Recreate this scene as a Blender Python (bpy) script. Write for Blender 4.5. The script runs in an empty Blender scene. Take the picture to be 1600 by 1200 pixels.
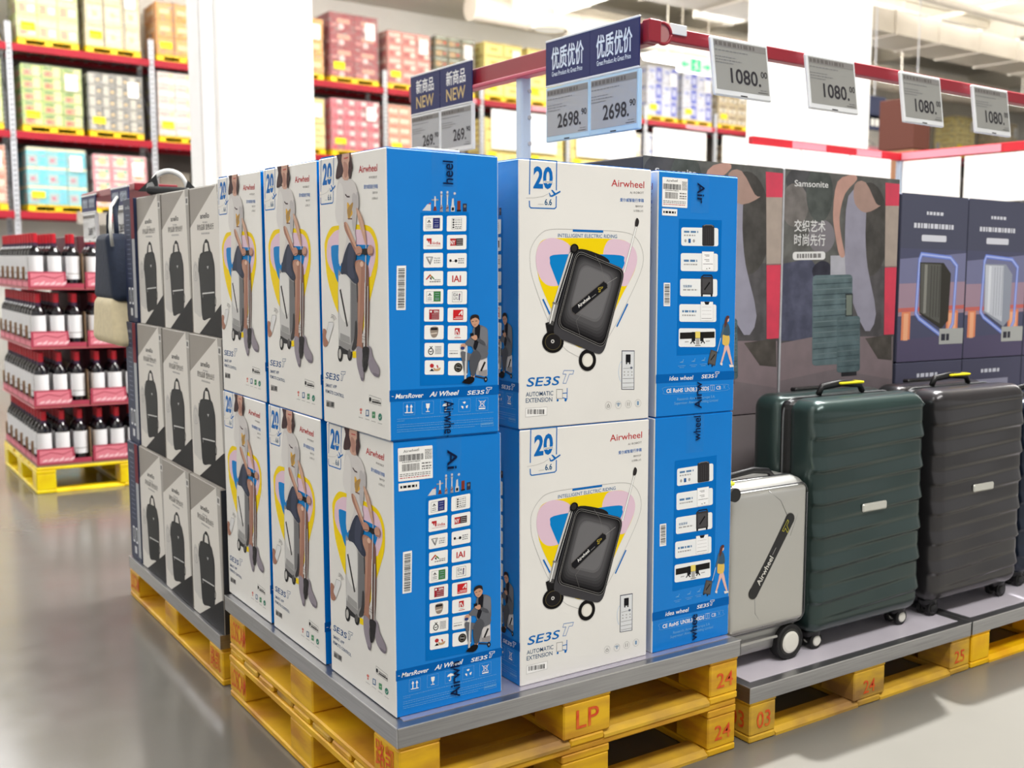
import bpy, bmesh, math, random
from mathutils import Vector, Matrix
from mathutils.geometry import tessellate_polygon

SC = bpy.context.scene
COL = SC.collection
random.seed(7)

# ------------------------------------------------------------------ camera
FPX, PPX, PPY = 1729.06, 1061.0, 621.99
CAM = Vector((-0.9674, -2.1695, 1.3047))
YAW, PIT, ROL = 0.6741, -0.1146, 0.0152
F_ = Vector((math.sin(YAW) * math.cos(PIT), math.cos(YAW) * math.cos(PIT), math.sin(PIT)))
R_ = Vector((math.cos(YAW), -math.sin(YAW), 0))
U_ = R_.cross(F_)
R2 = R_ * math.cos(ROL) + U_ * math.sin(ROL)
U2 = -R_ * math.sin(ROL) + U_ * math.cos(ROL)
cd = bpy.data.cameras.new('camera')
cam = bpy.data.objects.new('camera', cd)
COL.objects.link(cam)
m = Matrix((R2, U2, -F_)).transposed().to_4x4()
m.translation = CAM
cam.matrix_world = m
cd.sensor_fit = 'HORIZONTAL'
cd.sensor_width = 36
cd.lens = FPX / 1600 * 36
cd.shift_x = (800 - PPX) / 1600
cd.shift_y = (PPY - 600) / 1600
cd.clip_end = 200
cd.dof.use_dof = True
cd.dof.focus_distance = 2.75
cd.dof.aperture_fstop = 3.7
SC.camera = cam

# ------------------------------------------------------------------ world, lights, exposure
W = bpy.data.worlds.new('hall_light')
SC.world = W
W.use_nodes = True
bg = W.node_tree.nodes['Background']
bg.inputs[0].default_value = (1.0, 0.985, 0.96, 1)
bg.inputs[1].default_value = 0.78
SC.view_settings.view_transform = 'Standard'
SC.view_settings.look = 'None'
SC.view_settings.gamma = 1
SC.view_settings.use_curve_mapping = False
SC.view_settings.exposure = 0.0


def area(name, loc, sx, sy, power, color=(1, 0.98, 0.95), aim=None):
    l = bpy.data.lights.new(name, 'AREA')
    l.shape = 'RECTANGLE'
    l.size, l.size_y, l.energy, l.color = sx, sy, power, color
    o = bpy.data.objects.new(name, l)
    COL.objects.link(o)
    o.location = loc
    if aim is not None:
        o.rotation_euler = (Vector(aim) - Vector(loc)).to_track_quat('-Z', 'Y').to_euler()
    return o


area('ceiling_lamp_row', (0.5, -3.5, 7.2), 6, 1.6, 560)
area('ceiling_lamp_row', (4.5, 1.5, 7.6), 6, 1.6, 700)
area('ceiling_lamp_row', (6, 10, 7.6), 8, 1.6, 420)
area('ceiling_lamp_row', (10, 17.5, 7.6), 14, 1.6, 400)
area('ceiling_lamp_row', (24, 16, 7.6), 10, 3.0, 900)
area('ceiling_lamp_row', (18, 4, 7.6), 10, 3.0, 900)
area('side_fill', (-5.5, 0.5, 6.2), 1.2, 5, 170, aim=(0, 0.8, 0.9))  # added fill light for the left-facing box sides, not a fixture of the hall
area('column_fill', (4.0, 2.6, 7.0), 4, 0.8, 420, aim=(4.5, 6.5, 3.4))  # fill light added to whiten the columns
area('wall_fill', (12, 21.0, 6.9), 24, 0.6, 330, aim=(12, 25.6, 8.2))  # unseen fill added to lift the back wall
area('ceiling_fill', (12, 9, 6.2), 10, 3, 700, aim=(12.1, 9, 9))  # this and the next two: unseen upward fills added to brighten the ceiling
area('ceiling_fill', (14, 20.5, 6.4), 20, 1.0, 2400, aim=(14, 18, 9))
area('ceiling_fill', (26, 10, 6.4), 20, 1.0, 1700, aim=(26, 10, 9))
sp = bpy.data.lights.new('aisle_spot_lamp', 'SPOT')
sp.energy, sp.spot_size, sp.spot_blend, sp.shadow_soft_size = 5600, math.radians(52), 0.6, 0.1
spo = bpy.data.objects.new('aisle_spot_lamp', sp)
COL.objects.link(spo)
spo.location = (3.0, 1.9, 6.6)
spo.rotation_euler = (Vector((2.9, -0.9, 0)) - Vector(spo.location)).to_track_quat('-Z', 'Y').to_euler()

# ------------------------------------------------------------------ materials
def lin(c):
    c = c / 255.0
    return c / 12.92 if c <= 0.04045 else ((c + 0.055) / 1.055) ** 2.4


MATS = {}


def mat(name, rgb=None, rough=0.5, metal=0.0, spec=0.5, noise=0.0, nscale=8.0, bump=0.0, stretch=None,
        emit=0.0, coat=0.0, alt=None, alpha=1.0, bdist=0.01):
    if name in MATS:
        return MATS[name]
    m = bpy.data.materials.new(name)
    m.use_nodes = True
    nt = m.node_tree
    b = nt.nodes['Principled BSDF']
    col = tuple(lin(c) for c in rgb) + (1,)
    b.inputs['Base Color'].default_value = col
    b.inputs['Roughness'].default_value = rough
    b.inputs['Metallic'].default_value = metal
    b.inputs['Specular IOR Level'].default_value = spec
    b.inputs['Coat Weight'].default_value = coat
    b.inputs['Coat Roughness'].default_value = 0.1
    b.inputs['Alpha'].default_value = alpha
    if emit:
        b.inputs['Emission Color'].default_value = col
        b.inputs['Emission Strength'].default_value = emit
    if noise or bump:
        tc = nt.nodes.new('ShaderNodeTexCoord')
        mp = nt.nodes.new('ShaderNodeMapping')
        nt.links.new(tc.outputs['Object'], mp.inputs[0])
        if stretch:
            mp.inputs['Scale'].default_value = stretch
        n = nt.nodes.new('ShaderNodeTexNoise')
        n.inputs['Scale'].default_value = nscale
        n.inputs['Detail'].default_value = 5
        nt.links.new(mp.outputs[0], n.inputs['Vector'])
        if noise:
            r = nt.nodes.new('ShaderNodeMix')
            r.data_type = 'RGBA'
            c2 = tuple(lin(c) for c in alt) + (1,) if alt else tuple(c * (1 - noise) for c in col[:3]) + (1,)
            rr = nt.nodes.new('ShaderNodeMapRange')
            rr.inputs['From Min'].default_value = 0.38
            rr.inputs['From Max'].default_value = 0.68
            nt.links.new(n.outputs['Fac'], rr.inputs['Value'])
            nt.links.new(rr.outputs[0], r.inputs['Factor'])
            r.inputs['A'].default_value = col
            r.inputs['B'].default_value = c2
            nt.links.new(r.outputs['Result'], b.inputs['Base Color'])
        if bump:
            bp = nt.nodes.new('ShaderNodeBump')
            bp.inputs['Strength'].default_value = bump
            bp.inputs['Distance'].default_value = bdist
            nt.links.new(n.outputs['Fac'], bp.inputs['Height'])
            nt.links.new(bp.outputs[0], b.inputs['Normal'])
    MATS[name] = m
    return m


def ink(rgb, rough=0.38):
    """flat printing ink of one colour on coated card"""
    n = 'ink_%02x%02x%02x' % tuple(rgb)
    return mat(n, rgb, 0.5, spec=0.07)


def film(name, tint=(255, 255, 255), clear=0.8, rough=0.15, bump=0.6, nscale=14, stretch=(1, 1, 1)):
    if name in MATS:
        return MATS[name]
    m = bpy.data.materials.new(name)
    m.use_nodes = True
    nt = m.node_tree
    nt.nodes.clear()
    out = nt.nodes.new('ShaderNodeOutputMaterial')
    mix = nt.nodes.new('ShaderNodeMixShader')
    tr = nt.nodes.new('ShaderNodeBsdfTransparent')
    gl = nt.nodes.new('ShaderNodeBsdfPrincipled')
    gl.inputs['Base Color'].default_value = tuple(lin(c) for c in tint) + (1,)
    gl.inputs['Roughness'].default_value = rough
    tc = nt.nodes.new('ShaderNodeTexCoord')
    mp = nt.nodes.new('ShaderNodeMapping')
    mp.inputs['Scale'].default_value = stretch
    n = nt.nodes.new('ShaderNodeTexNoise')
    n.inputs['Scale'].default_value = nscale
    n.inputs['Detail'].default_value = 6
    nt.links.new(tc.outputs['Object'], mp.inputs[0])
    nt.links.new(mp.outputs[0], n.inputs['Vector'])
    bp = nt.nodes.new('ShaderNodeBump')
    bp.inputs['Strength'].default_value = bump
    bp.inputs['Distance'].default_value = 0.03
    nt.links.new(n.outputs['Fac'], bp.inputs['Height'])
    nt.links.new(bp.outputs[0], gl.inputs['Normal'])
    rr = nt.nodes.new('ShaderNodeMapRange')
    rr.inputs['From Min'].default_value = 0.45
    rr.inputs['From Max'].default_value = 0.75
    rr.inputs['To Min'].default_value = 1 - clear
    rr.inputs['To Max'].default_value = min(1, (1 - clear) * 4)
    nt.links.new(n.outputs['Fac'], rr.inputs['Value'])
    nt.links.new(rr.outputs[0], mix.inputs[0])
    nt.links.new(tr.outputs[0], mix.inputs[1])
    nt.links.new(gl.outputs[0], mix.inputs[2])
    nt.links.new(mix.outputs[0], out.inputs[0])
    MATS[name] = m
    return m


# ------------------------------------------------------------------ mesh tools
class MB:
    """collects shapes and links them as one mesh object"""
    def __init__(s):
        s.v, s.f, s.m, s.mats, s.sm = [], [], [], [], []

    def mi(s, m):
        if m not in s.mats:
            s.mats.append(m)
        return s.mats.index(m)

    def add(s, vs, fs, m, smooth=False, M=None):
        o = len(s.v)
        s.v += [tuple(M @ Vector(v)) if M is not None else tuple(v) for v in vs]
        k = s.mi(m)
        for f in fs:
            s.f.append(tuple(i + o for i in f))
            s.m.append(k)
            s.sm.append(smooth)
        return s

    def box(s, a, b, m, M=None):
        x0, y0, z0 = a
        x1, y1, z1 = b
        vs = [(x0, y0, z0), (x1, y0, z0), (x1, y1, z0), (x0, y1, z0), (x0, y0, z1), (x1, y0, z1), (x1, y1, z1), (x0, y1, z1)]
        fs = [(0, 3, 2, 1), (4, 5, 6, 7), (0, 1, 5, 4), (1, 2, 6, 5), (2, 3, 7, 6), (3, 0, 4, 7)]
        return s.add(vs, fs, m, M=M)

    def bbox(s, a, b, m, r=0.004, M=None, seg=1, fm=None):
        """bevelled box; fm maps a face normal to another material"""
        bm = bmesh.new()
        bmesh.ops.create_cube(bm, size=1)
        for v in bm.verts:
            v.co = Vector([(a[i] + b[i]) / 2 + v.co[i] * (b[i] - a[i]) for i in range(3)])
        r = min(r, min(abs(b[i] - a[i]) for i in range(3)) * 0.49)
        bmesh.ops.bevel(bm, geom=list(bm.edges), offset=r, segments=seg, affect='EDGES', profile=0.5)
        bm.normal_update()
        bm.verts.ensure_lookup_table()
        o = len(s.v)
        s.v += [tuple(M @ v.co) if M is not None else tuple(v.co) for v in bm.verts]
        for f in bm.faces:
            s.f.append(tuple(v.index + o for v in f.verts))
            mm = fm(f.normal) if fm else m
            s.m.append(s.mi(mm or m))
            s.sm.append(False)
        bm.free()
        return s

    def prism(s, pts, axis, a, b, m, M=None):
        """polygon pts (2D) extruded along axis from a to b"""
        n = len(pts)

        def P(p, t):
            return {0: (t, p[0], p[1]), 1: (p[0], t, p[1]), 2: (p[0], p[1], t)}[axis]
        vs = [P(p, a) for p in pts] + [P(p, b) for p in pts]
        tri = tessellate_polygon([[Vector((p[0], p[1], 0)) for p in pts]])
        fs = [tuple(t) for t in tri] + [tuple(i + n for i in reversed(t)) for t in tri]
        fs += [(i, (i + 1) % n, (i + 1) % n + n, i + n) for i in range(n)]
        return s.add(vs, fs, m, M=M)

    def lathe(s, prof, m, seg=20, M=None, ms=None):
        """prof: (r, z) from bottom to top, closed on the axis"""
        vs = []
        for r, z in prof:
            for k in range(seg):
                t = 2 * math.pi * k / seg
                vs.append((r * math.cos(t), r * math.sin(t), z))
        for j in range(len(prof) - 1):
            fs = []
            for k in range(seg):
                k2 = (k + 1) % seg
                fs.append((j * seg + k, j * seg + k2, (j + 1) * seg + k2, (j + 1) * seg + k))
            o = len(s.v)
            # add per ring strip so that materials may change along the profile
            sub = [vs[i] for i in range(j * seg, (j + 2) * seg)]
            s.add(sub, [tuple(i - j * seg for i in f) for f in fs], ms[j] if ms else m, True, M)
        for end in (0, len(prof) - 1):
            if prof[end][0] > 1e-5:
                ring = [vs[end * seg + k] for k in range(seg)]
                f = tuple(range(seg))
                s.add(ring, [f if end else tuple(reversed(f))], (ms[0 if end == 0 else -1] if ms else m), False, M)
        return s

    def cyl(s, p, q, r, m, seg=16, r2=None):
        p, q = Vector(p), Vector(q)
        d = q - p
        M = Matrix.Translation(p) @ d.to_track_quat('Z', 'Y').to_matrix().to_4x4()
        return s.lathe([(r, 0), (r if r2 is None else r2, d.length)], m, seg, M)

    def tube(s, pts, r, m, seg=10, smooth=True):
        pts = [Vector(p) for p in pts]
        vs, fs = [], []
        n = len(pts)
        rs = r if isinstance(r, (list, tuple)) else [r] * n
        up = None
        for i, p in enumerate(pts):
            t = (pts[min(i + 1, n - 1)] - pts[max(i - 1, 0)]).normalized()
            if up is None:
                up = t.orthogonal().normalized()
            up = (up - t * up.dot(t)).normalized()
            sd = t.cross(up)
            for k in range(seg):
                a = 2 * math.pi * k / seg
                vs.append(p + (up * math.cos(a) + sd * math.sin(a)) * rs[i])
        for i in range(n - 1):
            for k in range(seg):
                k2 = (k + 1) % seg
                fs.append((i * seg + k, i * seg + k2, (i + 1) * seg + k2, (i + 1) * seg + k))
        fs.append(tuple(reversed(range(seg))))
        fs.append(tuple((n - 1) * seg + k for k in range(seg)))
        return s.add(vs, fs, m, smooth)

    def rbox(s, c, h, r, m, n=(6, 4, 8), disp=None, M=None, fm=None):
        """rounded box: centre c, half sizes h, corner radius r; disp(p, nrm) -> offset vector"""
        bm = bmesh.new()
        idx = {}

        L = []
        for a in range(3):
            e = [-h[a] + r * (1 - math.tan(math.radians(45 - 15 * k))) for k in range(4)]
            mid = [-(h[a] - r) + 2 * (h[a] - r) * k / n[a] for k in range(1, n[a])]
            L.append(e + mid + [-t for t in reversed(e)])

        def V(i, j, k):
            key = (i, j, k)
            if key not in idx:
                qq = Vector([L[a][key[a]] for a in range(3)])
                inner = Vector([max(-(h[a] - r), min(h[a] - r, qq[a])) for a in range(3)])
                d = qq - inner
                nr = d.normalized() if d.length > 1e-9 else Vector((0, 0, 0))
                p = inner + nr * r
                if disp:
                    p = p + disp(p, nr)
                idx[key] = bm.verts.new(p + Vector(c))
            return idx[key]
        N = [len(t) - 1 for t in L]
        for a in range(3):
            b1, c1 = [x for x in range(3) if x != a]
            for side in (0, N[a]):
                for i in range(N[b1]):
                    for j in range(N[c1]):
                        ks = []
                        for di, dj in ((0, 0), (1, 0), (1, 1), (0, 1)):
                            k = [0, 0, 0]
                            k[a] = side
                            k[b1] = i + di
                            k[c1] = j + dj
                            ks.append(V(*k))
                        if len(set(ks)) == 4:
                            bm.faces.new(ks)
        bmesh.ops.recalc_face_normals(bm, faces=list(bm.faces))
        bm.verts.index_update()
        bm.normal_update()
        o = len(s.v)
        s.v += [tuple(M @ v.co) if M is not None else tuple(v.co) for v in bm.verts]
        for f in bm.faces:
            s.f.append(tuple(v.index + o for v in f.verts))
            mm = fm(f) if fm else m
            s.m.append(s.mi(mm))
            s.sm.append(True)
        bm.free()
        return s

    def mesh(s, name):
        me = bpy.data.meshes.new(name)
        me.from_pydata(s.v, [], s.f)
        for m in s.mats:
            me.materials.append(m)
        me.polygons.foreach_set('material_index', s.m)
        me.polygons.foreach_set('use_smooth', s.sm)
        me.update()
        return me

    def build(s, name, parent=None, loc=None):
        o = bpy.data.objects.new(name, s.mesh(name))
        COL.objects.link(o)
        if parent:
            o.parent = parent
        if loc:
            o.location = loc
        return o


def tag(o, label, cat, group=None):
    o['label'] = label
    o['category'] = cat
    if group:
        o['group'] = group
    return o


def thing(name, label, cat, loc=(0, 0, 0), rz=0, group=None):
    o = bpy.data.objects.new(name, None)
    COL.objects.link(o)
    o.location = loc
    o.rotation_euler = (0, 0, rz)
    o.empty_display_size = 0.05
    return tag(o, label, cat, group)


def struct(mb, name):
    o = mb.build(name)
    o['kind'] = 'structure'
    return o


def dup(root, loc, rz=None, label=None, group=None, skip=()):
    r = root.copy()
    COL.objects.link(r)
    r.location = loc
    if rz is not None:
        r.rotation_euler = (0, 0, rz)
    if label:
        r['label'] = label
    if group:
        r['group'] = group

    def rec(a, b):
        for ch in KIDS.get(a.name, list(a.children)):
            if ch.name.split('.')[0] in skip:
                continue
            c = ch.copy()
            COL.objects.link(c)
            c.parent = b
            rec(ch, c)
    rec(root, r)
    return r


KIDS = {}

# ------------------------------------------------------------------ printed artwork
TXT = {}


def text_mesh(s, bold=0.0):
    if any(ord(ch) > 0x2000 for ch in s):
        bold = 0.0
    k = (s, bold)
    if k not in TXT:
        c = bpy.data.curves.new('lettering', 'FONT')
        c.body = s
        c.resolution_u = 3
        c.offset = bold
        o = bpy.data.objects.new('lettering', c)
        me = bpy.data.meshes.new_from_object(o)
        vs = [(v.co.x, v.co.y) for v in me.vertices]
        fs = [tuple(p.vertices) for p in me.polygons]
        xs = [v[0] for v in vs] or [0, 1]
        TXT[k] = (vs, fs, min(xs), max(xs), 0.7 if all(ord(ch) < 256 for ch in s) else 0.8)
        bpy.data.objects.remove(o)
        bpy.data.curves.remove(c)
        bpy.data.meshes.remove(me)
    return TXT[k]


def solve8(A, b):
    n = 8
    M_ = [row[:] + [bb] for row, bb in zip(A, b)]
    for i in range(n):
        p = max(range(i, n), key=lambda r: abs(M_[r][i]))
        M_[i], M_[p] = M_[p], M_[i]
        for r in range(n):
            if r != i:
                k = M_[r][i] / M_[i][i]
                for c in range(i, n + 1):
                    M_[r][c] -= k * M_[i][c]
    return [M_[i][n] / M_[i][i] for i in range(n)]


class Art:
    """flat artwork; drawn in the coordinates of a quad and mapped onto a W x H panel (u right, v up)"""
    EPS = 0.00015

    def __init__(s, quad, W, H):
        s.mb = MB()
        s.W, s.H = W, H
        dst = [(0, H), (W, H), (W, 0), (0, 0)]
        A, b = [], []
        for (x, y), (u, v) in zip(quad, dst):
            A.append([x, y, 1, 0, 0, 0, -u * x, -u * y]); b.append(u)
            A.append([0, 0, 0, x, y, 1, -v * x, -v * y]); b.append(v)
        s.h = solve8(A, b)
        s.o = (0, 0, 1)

    def view(s, ox, oy, sc):
        s.o = (ox, oy, sc)
        return s

    def P(s, p):
        x, y = s.o[0] + p[0] / s.o[2], s.o[1] + p[1] / s.o[2]
        h = s.h
        w = h[6] * x + h[7] * y + 1
        u, v = (h[0] * x + h[1] * y + h[2]) / w, (h[3] * x + h[4] * y + h[5]) / w
        return (min(max(u, 0.0005), s.W - 0.0005), min(max(v, 0.0005), s.H - 0.0005))

    def raw(s, uv, fs, m, l):
        s.n = getattr(s, 'n', 0) + 1
        s.mb.add([(u, -s.EPS * (l + 1) - (s.n % 6) * 2.2e-5, v) for u, v in uv], fs, m)

    def poly(s, pts, m, l=1, smooth=0):
        if smooth:
            pts = spline(pts, smooth)
        uv = [s.P(p) for p in pts]
        # face towards -Y
        tri = tessellate_polygon([[Vector((u, v, 0)) for u, v in uv]])
        fs = []
        for t in tri:
            a, b, c = [uv[i] for i in t]
            area2 = (b[0] - a[0]) * (c[1] - a[1]) - (b[1] - a[1]) * (c[0] - a[0])
            fs.append(tuple(t) if area2 > 0 else tuple(reversed(t)))
        s.raw(uv, fs, m, l)

    def rquad(s, c, f, m, l=1):
        """quad with rounded corners; f = fraction of each side used by the corner"""
        pts = []
        for i in range(4):
            p, q, r = Vector(c[i - 1]), Vector(c[i]), Vector(c[(i + 1) % 4])
            a, b = q + (p - q) * f, q + (r - q) * f
            for k in range(7):
                t = k / 6
                v = a * (1 - t) ** 2 + q * 2 * t * (1 - t) + b * t * t
                pts.append((v.x, v.y))
        s.poly(pts, m, l)
        return pts

    def rect(s, x0, y0, x1, y1, m, l=1, r=0):
        if r:
            pts = []
            for cx, cy, a0 in ((x1 - r, y0 + r, -90), (x1 - r, y1 - r, 0), (x0 + r, y1 - r, 90), (x0 + r, y0 + r, 180)):
                for k in range(5):
                    a = math.radians(a0 + k * 22.5)
                    pts.append((cx + r * math.cos(a), cy + r * math.sin(a)))
        else:
            pts = [(x0, y0), (x1, y0), (x1, y1), (x0, y1)]
        s.poly(pts, m, l)

    def ell(s, cx, cy, rx, ry, m, l=1, n=28):
        s.poly([(cx + rx * math.cos(2 * math.pi * k / n), cy + ry * math.sin(2 * math.pi * k / n)) for k in range(n)], m, l)

    def line(s, pts, w, m, l=1, closed=False):
        """w in metres on the panel"""
        uv = [Vector(s.P(p)) for p in pts]
        if closed:
            uv.append(uv[0])
        for a, b in zip(uv[:-1], uv[1:]):
            d = b - a
            if d.length < 1e-6:
                continue
            n = Vector((-d.y, d.x)).normalized() * w / 2
            e = d.normalized() * w * 0.3
            q = [a - e - n, b + e - n, b + e + n, a - e + n]
            s.raw([(p.x, p.y) for p in q], [(0, 1, 2, 3)], m, l)

    def frame(s, x0, y0, x1, y1, w, m, l=1):
        s.line([(x0, y0), (x1, y0), (x1, y1), (x0, y1)], w, m, l, True)

    def text(s, t, p0, p1, h, m, l=1, shear=0.0, bold=0.0, up=None):
        """lettering from baseline point p0 to p1, cap height h (same units)"""
        vs, fs, x0, x1, cap = text_mesh(t, bold)
        a, b = Vector(s.P(p0)), Vector(s.P(p1))
        if up is None:
            up = (0, -h)
        c = Vector(s.P((p0[0] + up[0], p0[1] + up[1]))) - a
        d = b - a
        uv = []
        for x, y in vs:
            yy = y / cap
            xx = (x - x0) / max(x1 - x0, 1e-6)
            q = a + d * xx + c * yy + d.normalized() * (shear * yy * c.length)
            uv.append((q.x, q.y))
        s.raw(uv, fs, m, l)
        if bold and any(ord(ch) > 0x2000 for ch in t):      # heavier Chinese strokes: print twice, slightly apart
            e = c.length * bold * 1.6
            for k, (ex, ey) in enumerate(((e, 0), (0, e), (e, e))):
                s.raw([(u + ex, v + ey) for u, v in uv], fs, m, l + 0.3 * (k + 1))

    def bars(s, x0, y0, x1, y1, n, m, l=1, seed=1, vert=True):
        """barcode stripes"""
        r = random.Random(seed)
        w = [r.choice((1, 1, 2, 3)) for _ in range(2 * n)]
        T = float(sum(w))
        t = 0
        for i, k in enumerate(w):
            if i % 2 == 0:
                a, b = t / T, (t + k) / T
                if vert:
                    s.rect(x0 + (x1 - x0) * a, y0, x0 + (x1 - x0) * b, y1, m, l)
                else:
                    s.rect(x0, y0 + (y1 - y0) * a, x1, y0 + (y1 - y0) * b, m, l)
            t += k

    def scribble(s, x0, y0, x1, y1, m, l=1, dy=0.0, seed=3, word=0.09):
        """a line of print too small to read: broken dashes"""
        r = random.Random(seed)
        t = 0.0
        while t < 1:
            w = r.uniform(0.4, 1.3) * word
            a, b = t, min(1, t + w)
            s.poly([(x0 + (x1 - x0) * a, y0 + dy * a), (x0 + (x1 - x0) * b, y0 + dy * b),
                    (x0 + (x1 - x0) * b, y1 + dy * b), (x0 + (x1 - x0) * a, y1 + dy * a)], m, l)
            t += w + word * 0.3

    def put(s, name, parent, M):
        o = s.mb.build(name, parent)
        o.matrix_local = M
        return o


def spline(pts, n):
    out = []
    N = len(pts)
    for i in range(N):
        p0, p1, p2, p3 = pts[i - 1], pts[i], pts[(i + 1) % N], pts[(i + 2) % N]
        for k in range(n):
            t = k / n
            out.append(tuple(0.5 * ((2 * p1[a]) + (-p0[a] + p2[a]) * t + (2 * p0[a] - 5 * p1[a] + 4 * p2[a] - p3[a]) * t * t
                                    + (-p0[a] + 3 * p1[a] - 3 * p2[a] + p3[a]) * t ** 3) for a in (0, 1)))
    return out

# ------------------------------------------------------------------ common materials
CW = (236, 234, 229)
white_card = mat('white_card', CW, 0.42, noise=0.05, nscale=3)
blue_card = mat('blue_card', (0, 126, 214), 0.25, spec=0.3, noise=0.06, nscale=4, bump=0.08, bdist=0.004)
brown_card = mat('brown_card', (150, 120, 90), 0.8, noise=0.2, nscale=20)
grey_card = mat('grey_card', (158, 152, 144), 0.5, spec=0.2, noise=0.05)
black = mat('black_plastic', (18, 18, 20), 0.35, noise=0.2)
rubber = mat('black_rubber', (14, 14, 15), 0.6, noise=0.2)
chrome = mat('chrome', (215, 215, 215), 0.18, 1.0, noise=0.05)
steel = mat('brushed_steel', (168, 168, 170), 0.3, 0.9, noise=0.18, nscale=6, stretch=(1, 1, 30), bump=0.03)
steel_dark = mat('steel_edge', (205, 205, 205), 0.3, 0.8, noise=0.1)
liner_m = mat('pale_liner', (206, 200, 210), 0.3, noise=0.05)
yellow_wood = mat('yellow_painted_wood', (232, 182, 14), 0.55, noise=0.5, nscale=5, alt=(190, 130, 25), bump=0.3, bdist=0.003,
                  stretch=(1, 1, 4))
yellow_worn = mat('worn_yellow_wood', (226, 180, 40), 0.65, noise=0.6, nscale=4, alt=(150, 112, 60), bump=0.35, bdist=0.003,
                  stretch=(1, 1, 3))
yellow_plastic = mat('yellow_plastic', (250, 214, 0), 0.4, noise=0.12)
red_stencil = mat('red_stencil', (214, 60, 22), 0.6, noise=0.35, nscale=40, alt=(225, 120, 30))
red_beam = mat('dark_red_enamel', (150, 28, 44), 0.4, noise=0.12, nscale=2)
red_rack = mat('red_rack_enamel', (164, 22, 42), 0.45, spec=0.3, noise=0.15, nscale=2)
grey_post = mat('galvanised_post', (190, 192, 198), 0.4, 0.3, noise=0.15, nscale=30)
post_blue = mat('pale_blue_enamel', (196, 212, 232), 0.35, noise=0.05)
white_wall = mat('white_paint', (236, 233, 226), 0.7, noise=0.05, nscale=1)
ceil_m = mat('ceiling_paint', (226, 221, 210), 0.8, noise=0.06, nscale=0.5)
duct_m = mat('duct_grey', (206, 198, 186), 0.5, noise=0.12, nscale=1)
white_board = mat('white_board', (250, 249, 247), 0.5, noise=0.02)
navy_sign = mat('navy_sign_card', (36, 42, 92), 0.5, spec=0.15, noise=0.05)
eink = mat('grey_display', (170, 172, 176), 0.25, noise=0.06, nscale=3)
bezel = mat('pale_bezel', (178, 208, 228), 0.3, noise=0.04)
bezel_w = mat('white_bezel', (226, 228, 230), 0.3, noise=0.04)
I = ink
BL, RED, BLK, WHT = I((20, 108, 186)), I((188, 48, 52)), I((28, 28, 32)), I((246, 245, 242))
YEL, PNK, SKY = I((246, 214, 14)), I((228, 198, 214)), I((10, 132, 206))
GR1, GR2 = I((120, 118, 116)), I((170, 168, 166))

BW, BD, BH = 0.3766, 0.2649, 0.62


def se3s(a, x0, x1, yb, h, m, l=1, dy=0.0, tshow=True, tm=None):
    """the slanted model lettering followed by an outlined T"""
    w = x1 - x0
    a.text('SE3S', (x0, yb), (x0 + w * 0.68, yb + dy * 0.68), h * 0.72, m, l, 0.25, 0.012)
    if tshow:
        tm = tm or m
        X, Y = x0 + w * 0.72, yb + dy * 0.75
        u = w * 0.28
        pts = [(0.25, -1.15), (1.0, -1.15), (0.92, -0.85), (0.66, -0.85), (0.42, -0.1), (0.18, -0.1), (0.42, -0.85), (0.17, -0.85)]
        a.line([(X + p * u, Y + q * h) for p, q in pts], 0.0011, tm, l, True)


def logo_row(a, pts, w, m, l=1):
    a.line(pts, w, m, l)


def art20(a, x0, y0, x1, y1, l=1, slope=0.0):
    """the 20 inch badge: open frame, big digits, aeroplane, 6.6"""
    w, h = x1 - x0, y1 - y0

    def q(u, v):
        return (x0 + u * w, y0 + v * h + slope * u * w)
    T = 0.0026
    a.line([q(0, 0.72), q(0, 0), q(1, 0), q(1, 0.62)], T, BL, l)
    a.line([q(0, 0.86), q(0.01, 0.97), q(0.06, 1), q(0.94, 1), q(1, 0.97), q(1, 0.75)], T, BL, l)
    a.text('20', q(0.14, 0.58), q(0.86, 0.58), 0.42 * h, BL, l, 0, 0.035)
    a.poly([q(0.52, 0.44), q(0.92, 0.44), q(0.92, 0.485), q(0.52, 0.485)], I((238, 238, 234)), l + 1)
    a.poly([q(0.55, 0.452), q(0.86, 0.452), q(0.86, 0.47), q(0.55, 0.47)], GR2, l + 2)
    a.text('6.6', q(0.57, 0.93), q(0.84, 0.93), 0.12 * h, I((30, 88, 130)), l, 0, 0.02)
    a.line([q(0.33, 0.92), q(0.53, 0.92)], 0.0008, GR2, l)
    a.line([q(-0.12, 0.8), q(0.2, 0.79), q(0.5, 0.76), q(0.7, 0.7)], 0.0006, GR2, l)
    a.poly([q(0.74, 0.74), q(0.86, 0.72), q(1.14, 0.63), q(1.16, 0.66), q(0.98, 0.72), q(0.86, 0.76), q(0.78, 0.76)], BL, l)
    a.poly([q(0.8, 0.62), q(0.86, 0.62), q(1.0, 0.7), q(0.92, 0.72)], BL, l)
    a.poly([q(0.72, 0.68), q(0.75, 0.68), q(0.8, 0.735), q(0.76, 0.745)], BL, l)


def a_loop(core, f):
    cx, cy = sum(p[0] for p in core) / 4, sum(p[1] for p in core) / 4
    c = [Vector((cx + (x - cx) * f, cy + (y - cy) * f)) for x, y in core]
    pts = []
    for i in range(4):
        p, q, r = c[i - 1], c[i], c[(i + 1) % 4]
        a, b = q + (p - q) * 0.13, q + (r - q) * 0.13
        for k in range(7):
            t = k / 6
            v = a * (1 - t) ** 2 + q * 2 * t * (1 - t) + b * t * t
            pts.append((v.x, v.y))
    return pts


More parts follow.
